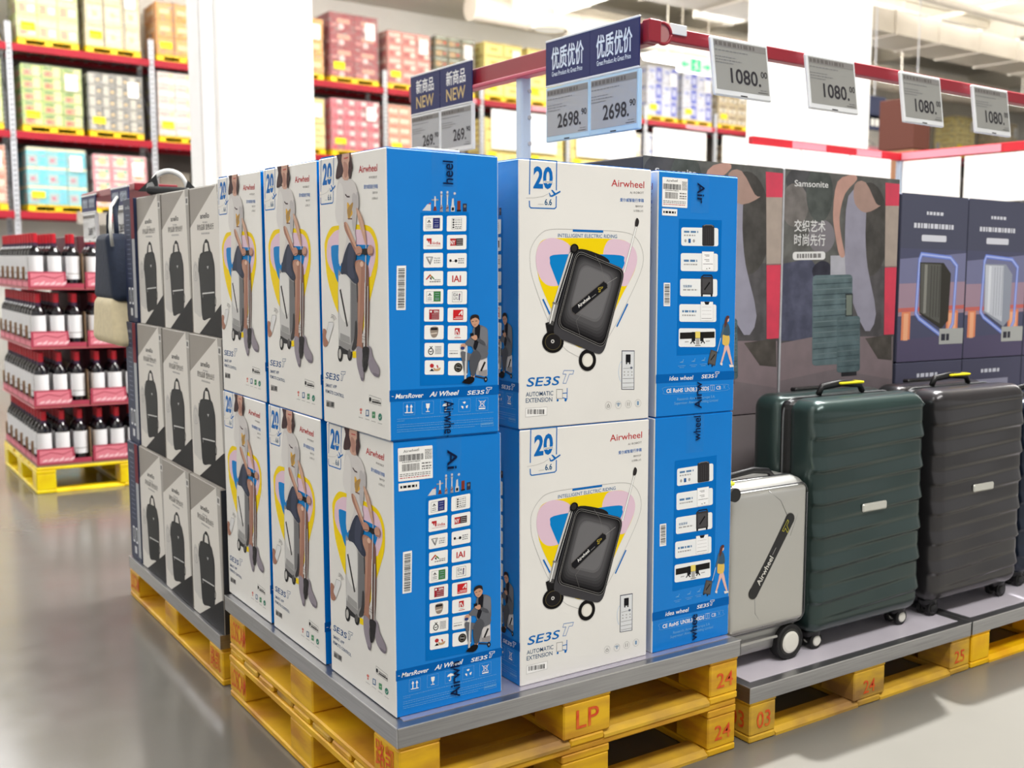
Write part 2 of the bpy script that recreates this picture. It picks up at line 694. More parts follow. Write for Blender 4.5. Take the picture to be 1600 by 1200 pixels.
def art_suitcase():
    a = Art([(812.5, 246.7), (1017.5, 265), (1016, 654), (819.5, 673.4)], BW, BH)
    a.view(800, 240, 6)
    art20(a, 180, 52, 428, 518, slope=0.03)
    a.text('Airwheel', (935, 312), (1237, 330), 66, RED, 1, 0, 0.004)
    a.text('AI ROBOT', (1105, 382), (1234, 384), 20, GR1)
    a.text('爱尔威智能行李箱', (1016, 455), (1234, 462), 30, I((70, 120, 190)), 1, 0, 0.01)
    a.text('随时代步', (1158, 510), (1230, 512), 18, GR1)
    a.text('让您随心行', (1140, 552), (1230, 556), 18, GR1)
    # rounded triangle emblem
    a.view(770, 230, 2.6667)
    out = [(172, 420), (210, 365), (260, 347), (400, 350), (545, 358), (600, 385), (628, 450), (620, 520), (570, 640), (500, 780),
           (450, 850), (400, 885), (350, 870), (300, 830), (240, 720), (180, 560), (166, 480)]
    a.line(spline(out, 5), 0.0009, GR2, 1, True)
    yel = [(225, 390), (300, 384), (480, 386), (560, 398), (600, 450), (594, 520), (540, 630), (470, 790), (440, 830), (370, 840), (310, 780),
           (250, 670), (205, 560), (192, 470), (198, 420)]
    a.poly(yel, YEL, 1, 5)
    a.poly([(262, 384), (310, 400), (338, 440), (330, 560), (290, 582), (240, 582), (205, 545), (190, 480), (198, 420), (224, 392)], PNK, 2, 4)
    a.poly([(500, 388), (560, 398), (596, 435), (602, 490), (575, 560), (552, 585), (480, 560), (465, 460), (475, 410)], PNK, 2, 4)
    a.poly([(262, 455), (400, 452), (535, 456), (550, 478), (540, 520), (430, 720), (380, 735), (330, 690), (258, 520), (248, 480)], SKY, 3, 4)
    a.line([(342, 352), (462, 356)], 0.0055, BL, 2)
    a.line([(222, 642), (250, 702)], 0.004, BL, 2)
    a.line([(566, 660), (524, 752)], 0.004, BL, 2)
    a.view(800, 240, 6)
    a.text('INTELLIGENT ELECTRIC RIDING', (448, 795), (992, 803), 34, I((60, 110, 160)), 2)
    # telescopic handle behind
    a.line([(1168, 688), (1060, 1120)], 0.0052, WHT, 4)
    a.line([(1160, 690), (1052, 1120)], 0.0007, GR1, 5)
    a.line([(1176, 690), (1068, 1120)], 0.0007, GR1, 5)
    a.poly([(1160, 630), (1172, 612), (1188, 630), (1190, 660), (1178, 692), (1156, 690), (1154, 665)], I((52, 48, 48)), 6, 3)
    a.view(770, 230, 2.6667)
    # rods at the left of the body
    a.line([(346, 430), (262, 735)], 0.016, BLK, 4)
    a.line([(330, 445), (245, 735)], 0.0062, GR2, 5)
    a.line([(328, 450), (243, 735)], 0.0018, WHT, 6)
    a.line([(340, 448), (258, 735)], 0.0012, WHT, 6)
    a.line([(272, 664), (255, 740)], 0.014, I((150, 148, 146)), 6)
    a.line([(268, 664), (251, 740)], 0.003, WHT, 7)
    a.line([(282, 660), (262, 655)], 0.004, GR1, 7)
    # wheels
    for cx, cy, rx, ry, rim in ((264, 818, 44, 46, 0), (405, 893, 35, 45, 1)):
        a.ell(cx, cy, rx, ry, I((24, 22, 22)), 7)
        a.ell(cx, cy, rx * (0.66 if rim else 0.74), ry * (0.66 if rim else 0.74), I((120, 110, 70)) if not rim else I((96, 92, 86)), 8)
        a.ell(cx, cy, rx * (0.62 if rim else 0.71), ry * (0.62 if rim else 0.71), I((34, 32, 33)) if not rim else I((222, 218, 208)), 9)
        if rim:
            a.ell(cx + 2, cy + 2, rx * 0.5, ry * 0.55, I((236, 232, 222)), 10)
        else:
            a.ell(cx - 2, cy - 2, 7, 8, I((210, 208, 204)), 10)
            a.ell(cx - 2, cy - 2, 3, 4, BLK, 11)
    # body: base shell, rim, face with tone steps
    a.poly([(232, 740), (262, 730), (300, 770), (300, 800), (240, 780)], I((30, 29, 30)), 6)
    a.rquad([(350, 428), (556, 515), (468, 876), (258, 792)], 0.13, I((66, 65, 68)), 8)
    a.rquad([(352, 432), (556, 518), (474, 846), (272, 752)], 0.13, I((26, 25, 27)), 9)
    core = [(358, 440), (550, 522), (470, 838), (282, 750)]
    cx, cy = 408, 600
    NT = 9
    for k in range(NT):
        f = 1 - k * 0.042
        g = int(22 + 90 * (k / (NT - 1)) ** 0.75)
        a.rquad([(cx + (x - cx) * f * (1 if x > cx else 1.0 - 0.012 * k), cy + (y - cy) * f * (1.0 if y < cy else 1 - 0.02 * k)) for x, y in core], 0.15 + 0.015 * k, I((g, g - 1, g + 1)), 10 + k * 0.6)
    a.line(a_loop(core, 0.985), 0.0012, GR1, 16, True)
    a.line(a_loop(core, 1.03), 0.0009, I((150, 148, 146)), 16, True)
    a.line([(430, 455), (455, 500), (468, 560)], 0.0007, GR1, 17)
    a.line([(520, 548), (470, 580)], 0.0007, GR2, 17)
    a.line([(400, 672), (355, 730), (372, 790)], 0.0006, GR1, 17)
    a.poly([(356, 432), (392, 432), (470, 462), (490, 486), (440, 466), (372, 442)], I((34, 33, 34)), 9, 3)
    a.ell(345, 428, 17, 20, I((20, 19, 20)), 18)
    a.ell(344, 427, 11, 14, I((50, 48, 46)), 19)
    # diagonal badge
    a.line([(350, 685), (468, 583)], 0.021, I((96, 92, 88)), 18)
    a.ell(350, 684, 14, 15, I((96, 92, 88)), 18)
    a.ell(468, 583, 14, 15, I((96, 92, 88)), 18)
    a.line([(350, 685), (468, 583)], 0.018, BLK, 19)
    a.ell(350, 684, 12.5, 13, BLK, 19)
    a.ell(468, 583, 12.5, 13, BLK, 19)
    a.text('Airwheel', (366, 676), (413, 636), 15, WHT, 20, 0, 0.01, up=(-8, -11))
    a.line([(418, 632), (434, 619)], 0.001, GR2, 20)
    a.line([(445, 592), (462, 588), (460, 594), (454, 596), (452, 608), (446, 610), (449, 597), (443, 598)], 0.0011, I((196, 176, 60)), 20, True)
    # phone with app screen
    a.view(800, 420, 4.617)
    a.line(spline([(804, 680), (786, 720), (786, 780), (804, 820)], 3)[:9], 0.0008, I((150, 190, 230)), 1)
    a.rect(804, 598, 894, 878, I((70, 72, 90)), 2)
    a.rect(808, 604, 890, 874, I((222, 224, 226)), 3)
    a.rect(832, 626, 866, 684, I((30, 30, 34)), 4, 4)
    a.ell(838, 690, 5, 7, BLK, 4)
    a.ell(860, 690, 5, 7, BLK, 4)
    a.ell(872, 722, 9, 9, I((110, 114, 130)), 4)
    a.line([(815, 728), (860, 724)], 0.0009, GR1, 4)
    for r in range(2):
        for c in range(3):
            a.ell(824 + c * 26, 752 + r * 22, 5, 5, GR2, 4)
    for y in (800, 832, 862):
        a.line([(812, y), (888, y - 3)], 0.001, GR1, 4)
    for i, (x, y) in enumerate(((714, 992), (784, 988), (854, 982), (921, 974))):
        a.line([(x + 21 * math.cos(t * 0.45), y + 27 * math.sin(t * 0.45)) for t in range(14)], 0.0006, GR2, 2, True)
        c = I((130, 160, 190)) if i in (1, 3) else GR1
        if i == 0:
            a.frame(x - 8, y - 2, x + 8, y + 12, 0.001, c, 2); a.line([(x, y - 14), (x, y - 4)], 0.001, c, 2)
        elif i == 1:
            for k in (5, 10, 15):
                a.line([(x - k, y - k + 6), (x, y - k), (x + k, y - k + 6)], 0.001, c, 2)
            a.ell(x, y + 6, 4, 5, c, 2)
        elif i == 2:
            a.line([(x - 7, y + 12), (x - 7, y - 12)], 0.0013, c, 2); a.line([(x + 6, y - 12), (x + 6, y + 12)], 0.0013, c, 2)
        else:
            a.rect(x - 7, y - 14, x + 7, y + 14, c, 2, 3)
    se3s(a, 136, 470, 862, 88, BL, 1, dy=-22)
    a.text('AUTOMATIC', (134, 934), (326, 922), 32, I((50, 84, 122)), 1, 0, 0.004)
    a.text('EXTENSION', (134, 978), (320, 967), 32, I((50, 84, 122)), 1, 0, 0.004)
    a.frame(350, 880, 392, 946, 0.001, GR1, 1)
    a.line([(424, 872), (424, 948), (395, 940)], 0.002, BL, 1)
    a.line([(395, 908), (424, 905)], 0.002, BL, 1)
    a.ell(358, 958, 7, 9, BL, 1); a.ell(414, 956, 8, 10, BL, 1)
    a.poly([(134, 1018), (284, 1006), (284, 1064), (134, 1080)], WHT, 1)
    a.line([(134, 1018), (284, 1006), (284, 1064), (134, 1080)], 0.0006, GR2, 2, True)
    a.bars(148, 1024, 268, 1058, 20, BLK, 3, 5)
    return a


def art_rider():
    a = Art([(497, 250), (597.4, 226.6), (610, 688), (509.6, 660.5)], BW, BH)
    a.view(490, 220, 5)
    art20(a, 56, 138, 150, 505, slope=-0.18)
    a.text('Airwheel', (340, 248), (478, 228), 54, RED, 1, 0, 0.012)
    a.text('AI ROBOT', (416, 288), (478, 284), 18, GR1)
    a.text('爱尔威智能行李箱', (380, 368), (484, 360), 28, I((70, 120, 190)), 1, 0, 0.01)
    a.text('随时代步', (446, 406), (484, 402), 17, GR1)
    a.text('让您随心行', (440, 450), (486, 446), 17, GR1)
    # emblem behind the rider; drawn over both views
    a.poly([(92, 880), (92, 790), (130, 690), (180, 664), (300, 652), (400, 650), (450, 680), (484, 760), (494, 860), (490, 980), (462, 1120),
            (440, 1220), (415, 1330), (380, 1500), (330, 1560), (250, 1440), (190, 1330), (150, 1220), (110, 1060)], YEL, 1, 4)
    a.poly([(140, 740), (180, 700), (250, 690), (390, 690), (440, 720), (470, 800), (474, 900), (450, 1010), (420, 1060), (260, 1080),
            (160, 1030), (110, 930), (112, 800)], PNK, 2, 4)
    a.poly([(150, 820), (240, 812), (400, 804), (440, 820), (430, 930), (380, 1060), (240, 1110), (190, 1100), (150, 960), (140, 860)], SKY, 3, 4)
    # suitcase seat
    a.view(490, 440, 5)
    for q in ((218, 565, 19, 62), (290, 560, 19, 58)):
        a.ell(*q, I((32, 32, 34)), 5)
        a.ell(q[0] - 2, q[1], q[2] * 0.55, q[3] * 0.62, I((190, 188, 184)) if q[0] < 250 else I((90, 88, 88)), 6)
    a.poly([(205, 500), (310, 520), (312, 575), (240, 565), (208, 530)], I((44, 44, 47)), 5)
    a.poly([(196, -55), (225, -62), (345, 0), (348, 420), (322, 520), (300, 545), (215, 500), (206, 440)], I((150, 149, 148)), 6, 3)
    a.poly([(200, -50), (290, -40), (296, 490), (214, 455), (207, 420)], I((206, 205, 203)), 7, 0)
    a.poly([(204, -40), (280, -30), (284, 300), (214, 250)], I((226, 225, 222)), 8, 4)
    a.poly([(218, 400), (290, 430), (294, 485), (216, 455)], I((160, 159, 158)), 8, 0)
    a.poly([(296, 0), (346, 30), (346, 400), (300, 480)], I((118, 118, 120)), 7, 0)
    a.line([(340, 0), (346, 150)], 0.005, I((50, 48, 50)), 8)
    a.line([(216, 68), (270, 340)], 0.0085, I((52, 50, 50)), 9)
    a.poly([(330, 310), (345, 320), (345, 480), (322, 530), (306, 520), (325, 430)], I((60, 58, 60)), 9, 3)
    a.rect(312, 540, 340, 592, YEL, 5)
    # legs
    skin, skin2, skin3 = I((206, 164, 140)), I((168, 122, 104)), I((128, 94, 84))
    a.view(490, 220, 5)
    a.poly([(330, 980), (350, 930), (400, 940), (425, 985), (430, 1100), (436, 1250), (432, 1500), (420, 1640), (400, 1640), (402, 1400), (398, 1150)], skin3, 9, 3)
    a.poly([(322, 960), (345, 925), (385, 930), (405, 975), (398, 1100), (400, 1260), (385, 1500), (388, 1640), (345, 1640), (352, 1480), (348, 1300), (350, 1120)], skin2, 10, 3)
    a.poly([(330, 990), (345, 940), (362, 945), (372, 1000), (368, 1200), (362, 1400), (356, 1380), (352, 1150)], I((186, 142, 122)), 11, 3)
    a.ell(376, 955, 13, 22, I((226, 190, 168)), 12)
    # boots
    boot, boot2 = I((148, 140, 150)), I((120, 112, 124))
    a.view(490, 440, 5)
    a.poly([(345, 505), (388, 515), (392, 560), (388, 640), (402, 700), (400, 765), (385, 768), (362, 700), (346, 620)], boot, 12, 3)
    a.poly([(424, 500), (452, 505), (470, 580), (515, 660), (520, 700), (512, 735), (478, 725), (446, 680), (430, 600)], boot, 12, 3)
    a.poly([(470, 700), (518, 715), (510, 736), (480, 728)], boot2, 13)
    a.poly([(375, 740), (400, 750), (398, 768), (384, 768)], boot2, 13)
    # steering pole
    a.line([(404, 0), (405, 500)], 0.0045, I((228, 226, 224)), 13)
    a.line([(414, 30), (415, 500)], 0.002, I((60, 58, 58)), 14)
    a.line([(424, 30), (426, 500)], 0.005, I((190, 186, 184)), 13)
    a.poly([(388, 400), (408, 395), (410, 470), (386, 470)], I((205, 200, 196)), 14)
    a.line([(386, 420), (410, 424)], 0.001, GR1, 15); a.line([(386, 440), (410, 446)], 0.001, GR1, 15)
    a.poly([(392, 510), (438, 505), (440, 560), (430, 640), (415, 695), (398, 690), (396, 600)], I((44, 42, 44)), 14, 3)
    # phone in a hand
    a.poly([(128, 320), (160, 318), (164, 345), (128, 480), (108, 482), (104, 440)], I((226, 226, 226)), 3)
    a.line([(128, 320), (160, 318), (164, 345), (128, 480), (108, 482), (104, 440)], 0.0008, GR1, 4, True)
    a.poly([(84, 385), (100, 375), (112, 395), (108, 440), (126, 480), (110, 512), (88, 500)], skin2, 5, 3)
    for k in (1, 2, 3):
        a.line([(140 + 2 * k, 300 - 14 * k), (150 + 6 * k, 290 - 8 * k), (160 + 8 * k, 312 - 6 * k)], 0.0012, GR1, 3)
    # torso
    a.view(490, 220, 5)
    sh, sh2 = I((212, 208, 206)), I((190, 186, 186))
    a.poly([(196, 300), (250, 290), (310, 320), (338, 400), (335, 520), (330, 640), (322, 720), (330, 780), (260, 900), (204, 960), (202, 740), (200, 640), (178, 560), (180, 420)], sh, 12, 3)
    a.poly([(186, 400), (205, 330), (232, 400), (232, 640), (196, 655), (172, 560)], I((222, 219, 216)), 13, 3)
    a.poly([(206, 660), (250, 650), (260, 760), (240, 860), (216, 980), (204, 900)], I((224, 220, 214)), 13, 3)
    a.poly([(300, 420), (330, 430), (328, 560), (318, 700), (300, 640)], sh2, 13, 3)
    a.poly([(262, 480), (290, 520), (304, 560), (290, 590), (270, 610)], I((222, 172, 60)), 14, 3)
    a.poly([(262, 540), (300, 480), (306, 500), (280, 600)], I((176, 140, 80)), 14, 3)
    a.line([(248, 420), (262, 436), (280, 436)], 0.0035, I((80, 66, 70)), 14)
    a.line([(270, 606), (300, 606)], 0.003, I((120, 90, 80)), 14)
    # skirt
    a.poly([(288, 790), (320, 850), (335, 900), (322, 980), (352, 1060), (352, 1100), (322, 1106), (260, 1040), (220, 1035), (236, 920), (262, 830)], I((52, 58, 76)), 14, 3)
    a.poly([(290, 800), (318, 860), (310, 980), (325, 1070), (275, 1040), (270, 900)], I((66, 72, 92)), 15, 3)
    # arms and hands on the bar
    a.poly([(240, 640), (262, 640), (290, 720), (330, 810), (345, 850), (325, 862), (285, 770), (250, 700)], skin2, 16, 2)
    a.poly([(252, 642), (266, 642), (300, 720), (336, 810), (330, 830), (290, 750)], skin, 17, 2)
    a.poly([(330, 520), (352, 540), (385, 620), (404, 720), (412, 800), (400, 790), (372, 700), (345, 600)], skin, 16, 2)
    a.line([(345, 535), (365, 600), (392, 700)], 0.002, I((226, 200, 184)), 17)
    a.poly([(332, 400), (345, 410), (350, 500), (342, 530), (328, 500)], sh2, 15, 3)
    a.line([(345, 862), (450, 850)], 0.012, I((40, 38, 40)), 16)
    a.line([(408, 800), (406, 1100)], 0.0045, I((200, 200, 206)), 14)
    a.ell(354, 852, 26, 38, I((190, 142, 122)), 18)
    a.ell(442, 845, 22, 42, I((196, 150, 128)), 18)
    a.line([(335, 885), (372, 868)], 0.002, skin3, 19)
    a.line([(432, 880), (456, 872)], 0.002, skin3, 19)
    a.ell(404, 858, 20, 26, BLK, 17)
    # neck and hair, head cut by the top of the panel
    a.poly([(214, 108), (284, 94), (280, 150), (268, 180), (272, 290), (255, 310), (225, 295), (222, 190), (212, 150)], I((206, 166, 148)), 14, 2)
    a.poly([(232, 170), (262, 190), (262, 270), (240, 285)], I((178, 134, 120)), 15, 3)
    a.line([(236, 142), (264, 134)], 0.003, I((188, 92, 88)), 16)
    hair = I((70, 50, 52))
    a.poly([(180, 115), (218, 105), (216, 160), (232, 240), (205, 290), (176, 300), (180, 230), (190, 170)], hair, 16, 3)
    a.poly([(276, 94), (286, 92), (290, 150), (300, 210), (292, 240), (280, 300), (268, 250), (276, 170)], hair, 16, 3)
    # footer
    a.view(490, 440, 5)
    se3s(a, 106, 258, 762, 68, I((38, 84, 140)), 1, dy=28)
    a.text('SMART APP', (108, 828), (192, 842), 26, I((84, 104, 140)), 1, 0, 0.006)
    a.text('REMOTE CONTROL', (108, 874), (248, 912), 26, I((84, 104, 140)), 1, 0, 0.006)
    a.poly([(114, 934), (176, 950), (176, 998), (114, 984)], GR2, 1)
    a.bars(118, 950, 172, 985, 12, BLK, 2, 9)
    a.line([(440, 880), (530, 908), (530, 962), (440, 940)], 0.0008, GR1, 1, True)
    a.ell(448, 915, 8, 18, BLK, 2)
    a.scribble(462, 910, 520, 918, GR1, 2, 12, 4)
    a.scribble(462, 924, 528, 938, BLK, 2, 12, 5)
    for i, (x, y, c) in enumerate(((378, 1010, (214, 120, 110)), (427, 1022, (80, 110, 150)), (475, 1036, (90, 150, 110)), (524, 1050, (60, 130, 110)))):
        if i == 0:
            a.ell(x, y - 10, 9, 12, I(c), 1); a.ell(x, y + 14, 5, 10, I(c), 1)
        elif i == 1:
            a.rect(x - 12, y - 24, x + 12, y + 28, I(c), 1, 3); a.rect(x - 7, y - 16, x + 7, y + 18, I((226, 228, 228)), 2)
        elif i == 2:
            a.rect(x - 12, y - 26, x + 12, y + 26, I(c), 1, 3); a.line([(x - 6, y), (x + 6, y)], 0.001, WHT, 2)
        else:
            a.ell(x, y, 14, 28, I(c), 1)
            a.line([(x - 8, y), (x, y + 12), (x + 8, y - 8)], 0.001, WHT, 2)
        a.line([(x - 16, y + 48), (x + 16, y + 56)], 0.0012, GR2, 1)
    return a


def art_awards():
    a = Art([(598, 228), (776, 248), (785, 672), (610, 688)], BD, BH)
    a.view(640, 240, 5.4533)
    # printed panel of slightly deeper blue behind the cards
    a.poly([(82, 500), (500, 505), (512, 1950), (96, 1965)], I((0, 112, 196)), 1)
    # trophies
    SL, SL2, BR = I((214, 214, 216)), I((150, 150, 160)), I((128, 58, 44))
    a.poly([(98, 482), (140, 430), (170, 432), (170, 486)], SL, 2)
    a.poly([(150, 430), (166, 416), (170, 432)], RED, 3)
    a.line([(206, 370), (206, 450)], 0.0032, SL, 2); a.ell(206, 395, 9, 16, SL, 3)
    a.line([(180, 395), (232, 395)], 0.003, SL2, 2); a.poly([(190, 486), (200, 450), (214, 450), (222, 486)], BR, 3)
    for x in (260, 312):
        a.ell(x, 335, 9, 11, SL, 2); a.ell(x, 360, 11, 14, SL2, 2)
        a.line([(x, 360), (x, 450)], 0.0028, SL, 3)
        a.poly([(x - 12, 494), (x - 8, 440), (x + 10, 440), (x + 14, 496)], SL2, 4)
        a.line([(x - 6, 470), (x + 8, 460)], 0.002, BR, 5)
    a.ell(374, 346, 10, 11, SL, 2)
    a.poly([(348, 450), (352, 390), (366, 384), (370, 450)], SL, 2)
    a.rect(344, 450, 376, 496, SL, 2); a.rect(350, 462, 370, 488, BLK, 3)
    a.rect(398, 408, 426, 492, BR, 2); a.rect(394, 484, 430, 496, BLK, 3)
    a.rect(446, 432, 480, 498, I((50, 54, 76)), 2); a.ell(463, 455, 10, 12, GR1, 3)
    # award cards
    rows = [(526, 656), (686, 808), (840, 962), (992, 1114), (1144, 1268), (1298, 1418), (1450, 1570), (1600, 1720), (1748, 1870)]
    gry, grn = I((120, 120, 122)), I((64, 130, 70))
    for r, (y0, y1) in enumerate(rows):
        for c in (0, 1):
            sh = r * 3.6
            x0 = (106 if c == 0 else 310) + sh
            x1 = x0 + 168
            dy = 6 if c else 0
            Y0, Y1 = y0 + dy, y1 + dy
            a.rect(x0, Y0, x1, Y1, WHT, 2, 12)
            X = lambda t: x0 + (x1 - x0) * t
            Y = lambda t: Y0 + (Y1 - Y0) * t
            k = (r, c)
            if k in ((0, 0), (4, 0)):
                cc = I((42, 48, 118)) if r == 0 else grn
                a.frame(X(.14), Y(.16), X(.85), Y(.84), 0.0005, gry, 3)
                a.rect(X(.5), Y(.16), X(.86), Y(.85), cc, 3)
                for t in (.3, .45, .62, .72):
                    a.line([(X(.58), Y(t)), (X(.78), Y(t))], 0.001, I((170, 176, 200)), 4)
                a.line([(X(.22), Y(.45)), (X(.3), Y(.3)), (X(.38), Y(.45))], 0.0014, BLK, 3)
                a.line([(X(.3), Y(.28)), (X(.3), Y(.5))], 0.001, BLK, 3)
                a.line([(X(.2), Y(.6)), (X(.4), Y(.6))], 0.0014, gry, 3); a.line([(X(.2), Y(.72)), (X(.4), Y(.72))], 0.0014, gry, 3)
            elif k == (0, 1):
                a.frame(X(.26), Y(.16), X(.76), Y(.86), 0.0006, gry, 3)
                for t in (.28, .42, .56, .7, .8):
                    a.scribble(X(.42), Y(t) - 4, X(.74), Y(t) + 3, gry, 3, 0, int(t * 100), .3)
                for t in (.26, .42, .58, .74):
                    a.ell(X(.34), Y(t), 8, 8, BLK, 3)
            elif k == (1, 0):
                a.poly([(X(.16), Y(.25)), (X(.42), Y(.25)), (X(.42), Y(.66)), (X(.34), Y(.66)), (X(.33), Y(.38)), (X(.28), Y(.6)), (X(.22), Y(.4)), (X(.16), Y(.4))], RED, 3)
                a.text('iida', (X(.47), Y(.66)), (X(.88), Y(.68)), 24, RED, 3, 0, 0.01)
                a.line([(X(.18), Y(.76)), (X(.88), Y(.78))], 0.0006, RED, 3)
            elif k == (1, 1):
                a.rect(X(.16), Y(.24), X(.46), Y(.74), RED, 3); a.rect(X(.46), Y(.24), X(.82), Y(.74), I((60, 40, 44)), 3)
                a.text('NY', (X(.18), Y(.66)), (X(.42), Y(.66)), 36, WHT, 4, 0, 0.02)
                for t in (.36, .5, .64):
                    a.line([(X(.5), Y(t)), (X(.78), Y(t))], 0.0016, GR2, 4)
            elif k == (2, 0):
                a.line([(X(.14), Y(.28)), (X(.46), Y(.28)), (X(.34), Y(.78)), (X(.26), Y(.6)), (X(.14), Y(.28))], 0.0016, gry, 3)
                a.line([(X(.22), Y(.34)), (X(.32), Y(.7)), (X(.38), Y(.34))], 0.0012, gry, 3)
                a.text('MUSE', (X(.54), Y(.42)), (X(.86), Y(.42)), 14, gry, 3)
                a.scribble(X(.54), Y(.5), X(.86), Y(.56), gry, 3, 0, 3, .3); a.scribble(X(.54), Y(.64), X(.86), Y(.7), gry, 3, 0, 7, .3)
            elif k == (2, 1):
                a.ell(X(.17), Y(.5), 10, 12, BLK, 3); a.ell(X(.45), Y(.52), 12, 13, BLK, 3)
                a.line([(X(.22), Y(.55)), (X(.4), Y(.55))], 0.0008, gry, 3)
                for t in (.38, .52, .66):
                    a.scribble(X(.57), Y(t) - 4, X(.86), Y(t) + 4, gry, 3, 0, int(t * 50), .3)
            elif k == (3, 0):
                a.line([(X(.14), Y(.56)), (X(.33), Y(.26))], 0.003, RED, 3)
                a.line([(X(.33), Y(.26)), (X(.42), Y(.44))], 0.0026, I((196, 120, 40)), 3)
                a.line([(X(.42), Y(.38)), (X(.52), Y(.54))], 0.0026, grn, 3)
                a.line([(X(.34), Y(.46)), (X(.38), Y(.56))], 0.003, BLK, 3)
                a.scribble(X(.56), Y(.58), X(.86), Y(.64), gry, 3, 0, 4, .3); a.scribble(X(.3), Y(.7), X(.86), Y(.77), gry, 3, 0, 5, .16)
            elif k == (3, 1):
                a.text('IAI', (X(.25), Y(.72)), (X(.7), Y(.72)), 54, RED, 3, 0, 0.02)
            elif k == (4, 1):
                a.frame(X(.25), Y(.16), X(.74), Y(.84), 0.0007, gry, 3)
                a.text('IDA', (X(.3), Y(.46)), (X(.55), Y(.46)), 26, gry, 3, 0, 0.02)
                a.ell(X(.62), Y(.34), 6, 8, I((150, 40, 70)), 3); a.line([(X(.62), Y(.34)), (X(.61), Y(.72))], 0.0026, I((60, 40, 90)), 3)
                a.scribble(X(.3), Y(.55), X(.55), Y(.6), gry, 3, 0, 1, .4); a.scribble(X(.3), Y(.66), X(.55), Y(.7), gry, 3, 0, 2, .4)
            elif k == (5, 0):
                a.rect(X(.26), Y(.16), X(.78), Y(.86), I((160, 44, 56)), 3)
                a.ell(X(.35), Y(.3), 9, 9, WHT, 4); a.text('IDPA', (X(.5), Y(.38)), (X(.75), Y(.38)), 18, WHT, 4, 0, 0.02)
                for t in (.48, .62, .76):
                    a.line([(X(.4), Y(t)), (X(.75), Y(t))], 0.0013, GR2, 4)
            elif k == (5, 1):
                a.rect(X(.28), Y(.14), X(.8), Y(.86), I((204, 42, 46)), 3)
                a.line([(X(.58), Y(.5)), (X(.72), Y(.24))], 0.002, WHT, 4); a.line([(X(.73), Y(.24)), (X(.73), Y(.5))], 0.003, WHT, 4)
                a.line([(X(.42), Y(.66)), (X(.76), Y(.66))], 0.001, WHT, 4); a.line([(X(.32), Y(.76)), (X(.76), Y(.76))], 0.001, WHT, 4)
            elif k == (6, 0):
                a.poly([(X(.32), Y(.16)), (X(.7), Y(.14)), (X(.7), Y(.6)), (X(.6), Y(.84)), (X(.42), Y(.86)), (X(.32), Y(.6))], I((150, 136, 124)), 3, 3)
                a.rect(X(.33), Y(.18), X(.68), Y(.34), I((44, 40, 40)), 4)
                a.line([(X(.36), Y(.6)), (X(.64), Y(.55))], 0.003, I((214, 200, 186)), 4)
            elif k == (6, 1):
                a.rect(X(.36), Y(.16), X(.62), Y(.62), RED, 3)
                a.line([(X(.42), Y(.6)), (X(.42), Y(.34)), (X(.47), Y(.3)), (X(.56), Y(.56))], 0.002, WHT, 4)
                a.line([(X(.4), Y(.72)), (X(.62), Y(.72))], 0.0008, gry, 3); a.line([(X(.36), Y(.84)), (X(.66), Y(.84))], 0.0014, RED, 3)
            elif k == (7, 0):
                pts = [(X(.33) + 21 * math.cos(t * .5), Y(.6) + 26 * math.sin(t * .5)) for t in range(13)]
                a.line(pts, 0.002, BLK, 3, True); a.line([(X(.28), Y(.25)), (X(.34), Y(.34)), (X(.4), Y(.25))], 0.0016, BLK, 3)
                a.line([(X(.26), Y(.58)), (X(.33), Y(.64)), (X(.4), Y(.56))], 0.0016, BLK, 3)
                for t in (.26, .36, .46, .56, .66, .76):
                    a.line([(X(.55), Y(t)), (X(.86), Y(t))], 0.0013, gry, 3)
            elif k == (7, 1):
                a.line([(X(.08), Y(.52)), (X(.52), Y(.52))], 0.0008, gry, 3); a.scribble(X(.08), Y(.66), X(.52), Y(.74), gry, 3, 0, 8, .16)
            elif k == (8, 0):
                a.ell(X(.37), Y(.38), 18, 18, RED, 3); a.poly([(X(.24), Y(.76)), (X(.38), Y(.56)), (X(.5), Y(.76))], BLK, 3)
                a.poly([(X(.45), Y(.5)), (X(.6), Y(.6)), (X(.82), Y(.5)), (X(.76), Y(.72)), (X(.5), Y(.74))], I((196, 160, 120)), 3, 3)
                a.line([(X(.64), Y(.36)), (X(.68), Y(.5))], 0.003, RED, 4)
            else:
                a.ell(X(.52), Y(.46), 36, 40, I((52, 50, 46)), 3); a.ell(X(.52), Y(.46), 24, 27, I((128, 120, 108)), 4)
                a.ell(X(.52), Y(.46), 20, 23, I((40, 40, 38)), 5); a.line([(X(.42), Y(.44)), (X(.62), Y(.48))], 0.002, GR2, 6)
    a.view(600, 440, 4.8)
    # upright barcode label
    a.rect(86, -130, 158, 200, WHT, 2, 4)
    a.bars(98, -110, 148, 192, 46, BLK, 3, 11, vert=False)
    # seated man with a telephone on his ride-on case
    suit, suit2, hairc, sk = I((104, 106, 112)), I((82, 84, 90)), I((44, 36, 34)), I((206, 156, 128))
    a.poly([(716, 556), (786, 560), (790, 690), (770, 700), (715, 690)], I((212, 208, 208)), 4)
    a.poly([(716, 660), (786, 650), (788, 700), (715, 690)], I((150, 146, 146)), 5)
    a.line([(768, 596), (742, 656)], 0.0045, I((40, 38, 38)), 6)
    a.poly([(700, 560), (722, 556), (724, 690), (704, 690)], I((170, 168, 168)), 5)
    a.ell(778, 722, 13, 20, I((30, 30, 32)), 5); a.ell(778, 722, 5, 8, GR2, 6)
    a.line([(700, 700), (776, 716)], 0.003, I((50, 48, 50)), 5)
    a.poly([(690, 320), (730, 318), (775, 340), (788, 380), (784, 540), (700, 560), (670, 480), (630, 470), (615, 450), (660, 400), (675, 340)], suit, 7, 3)
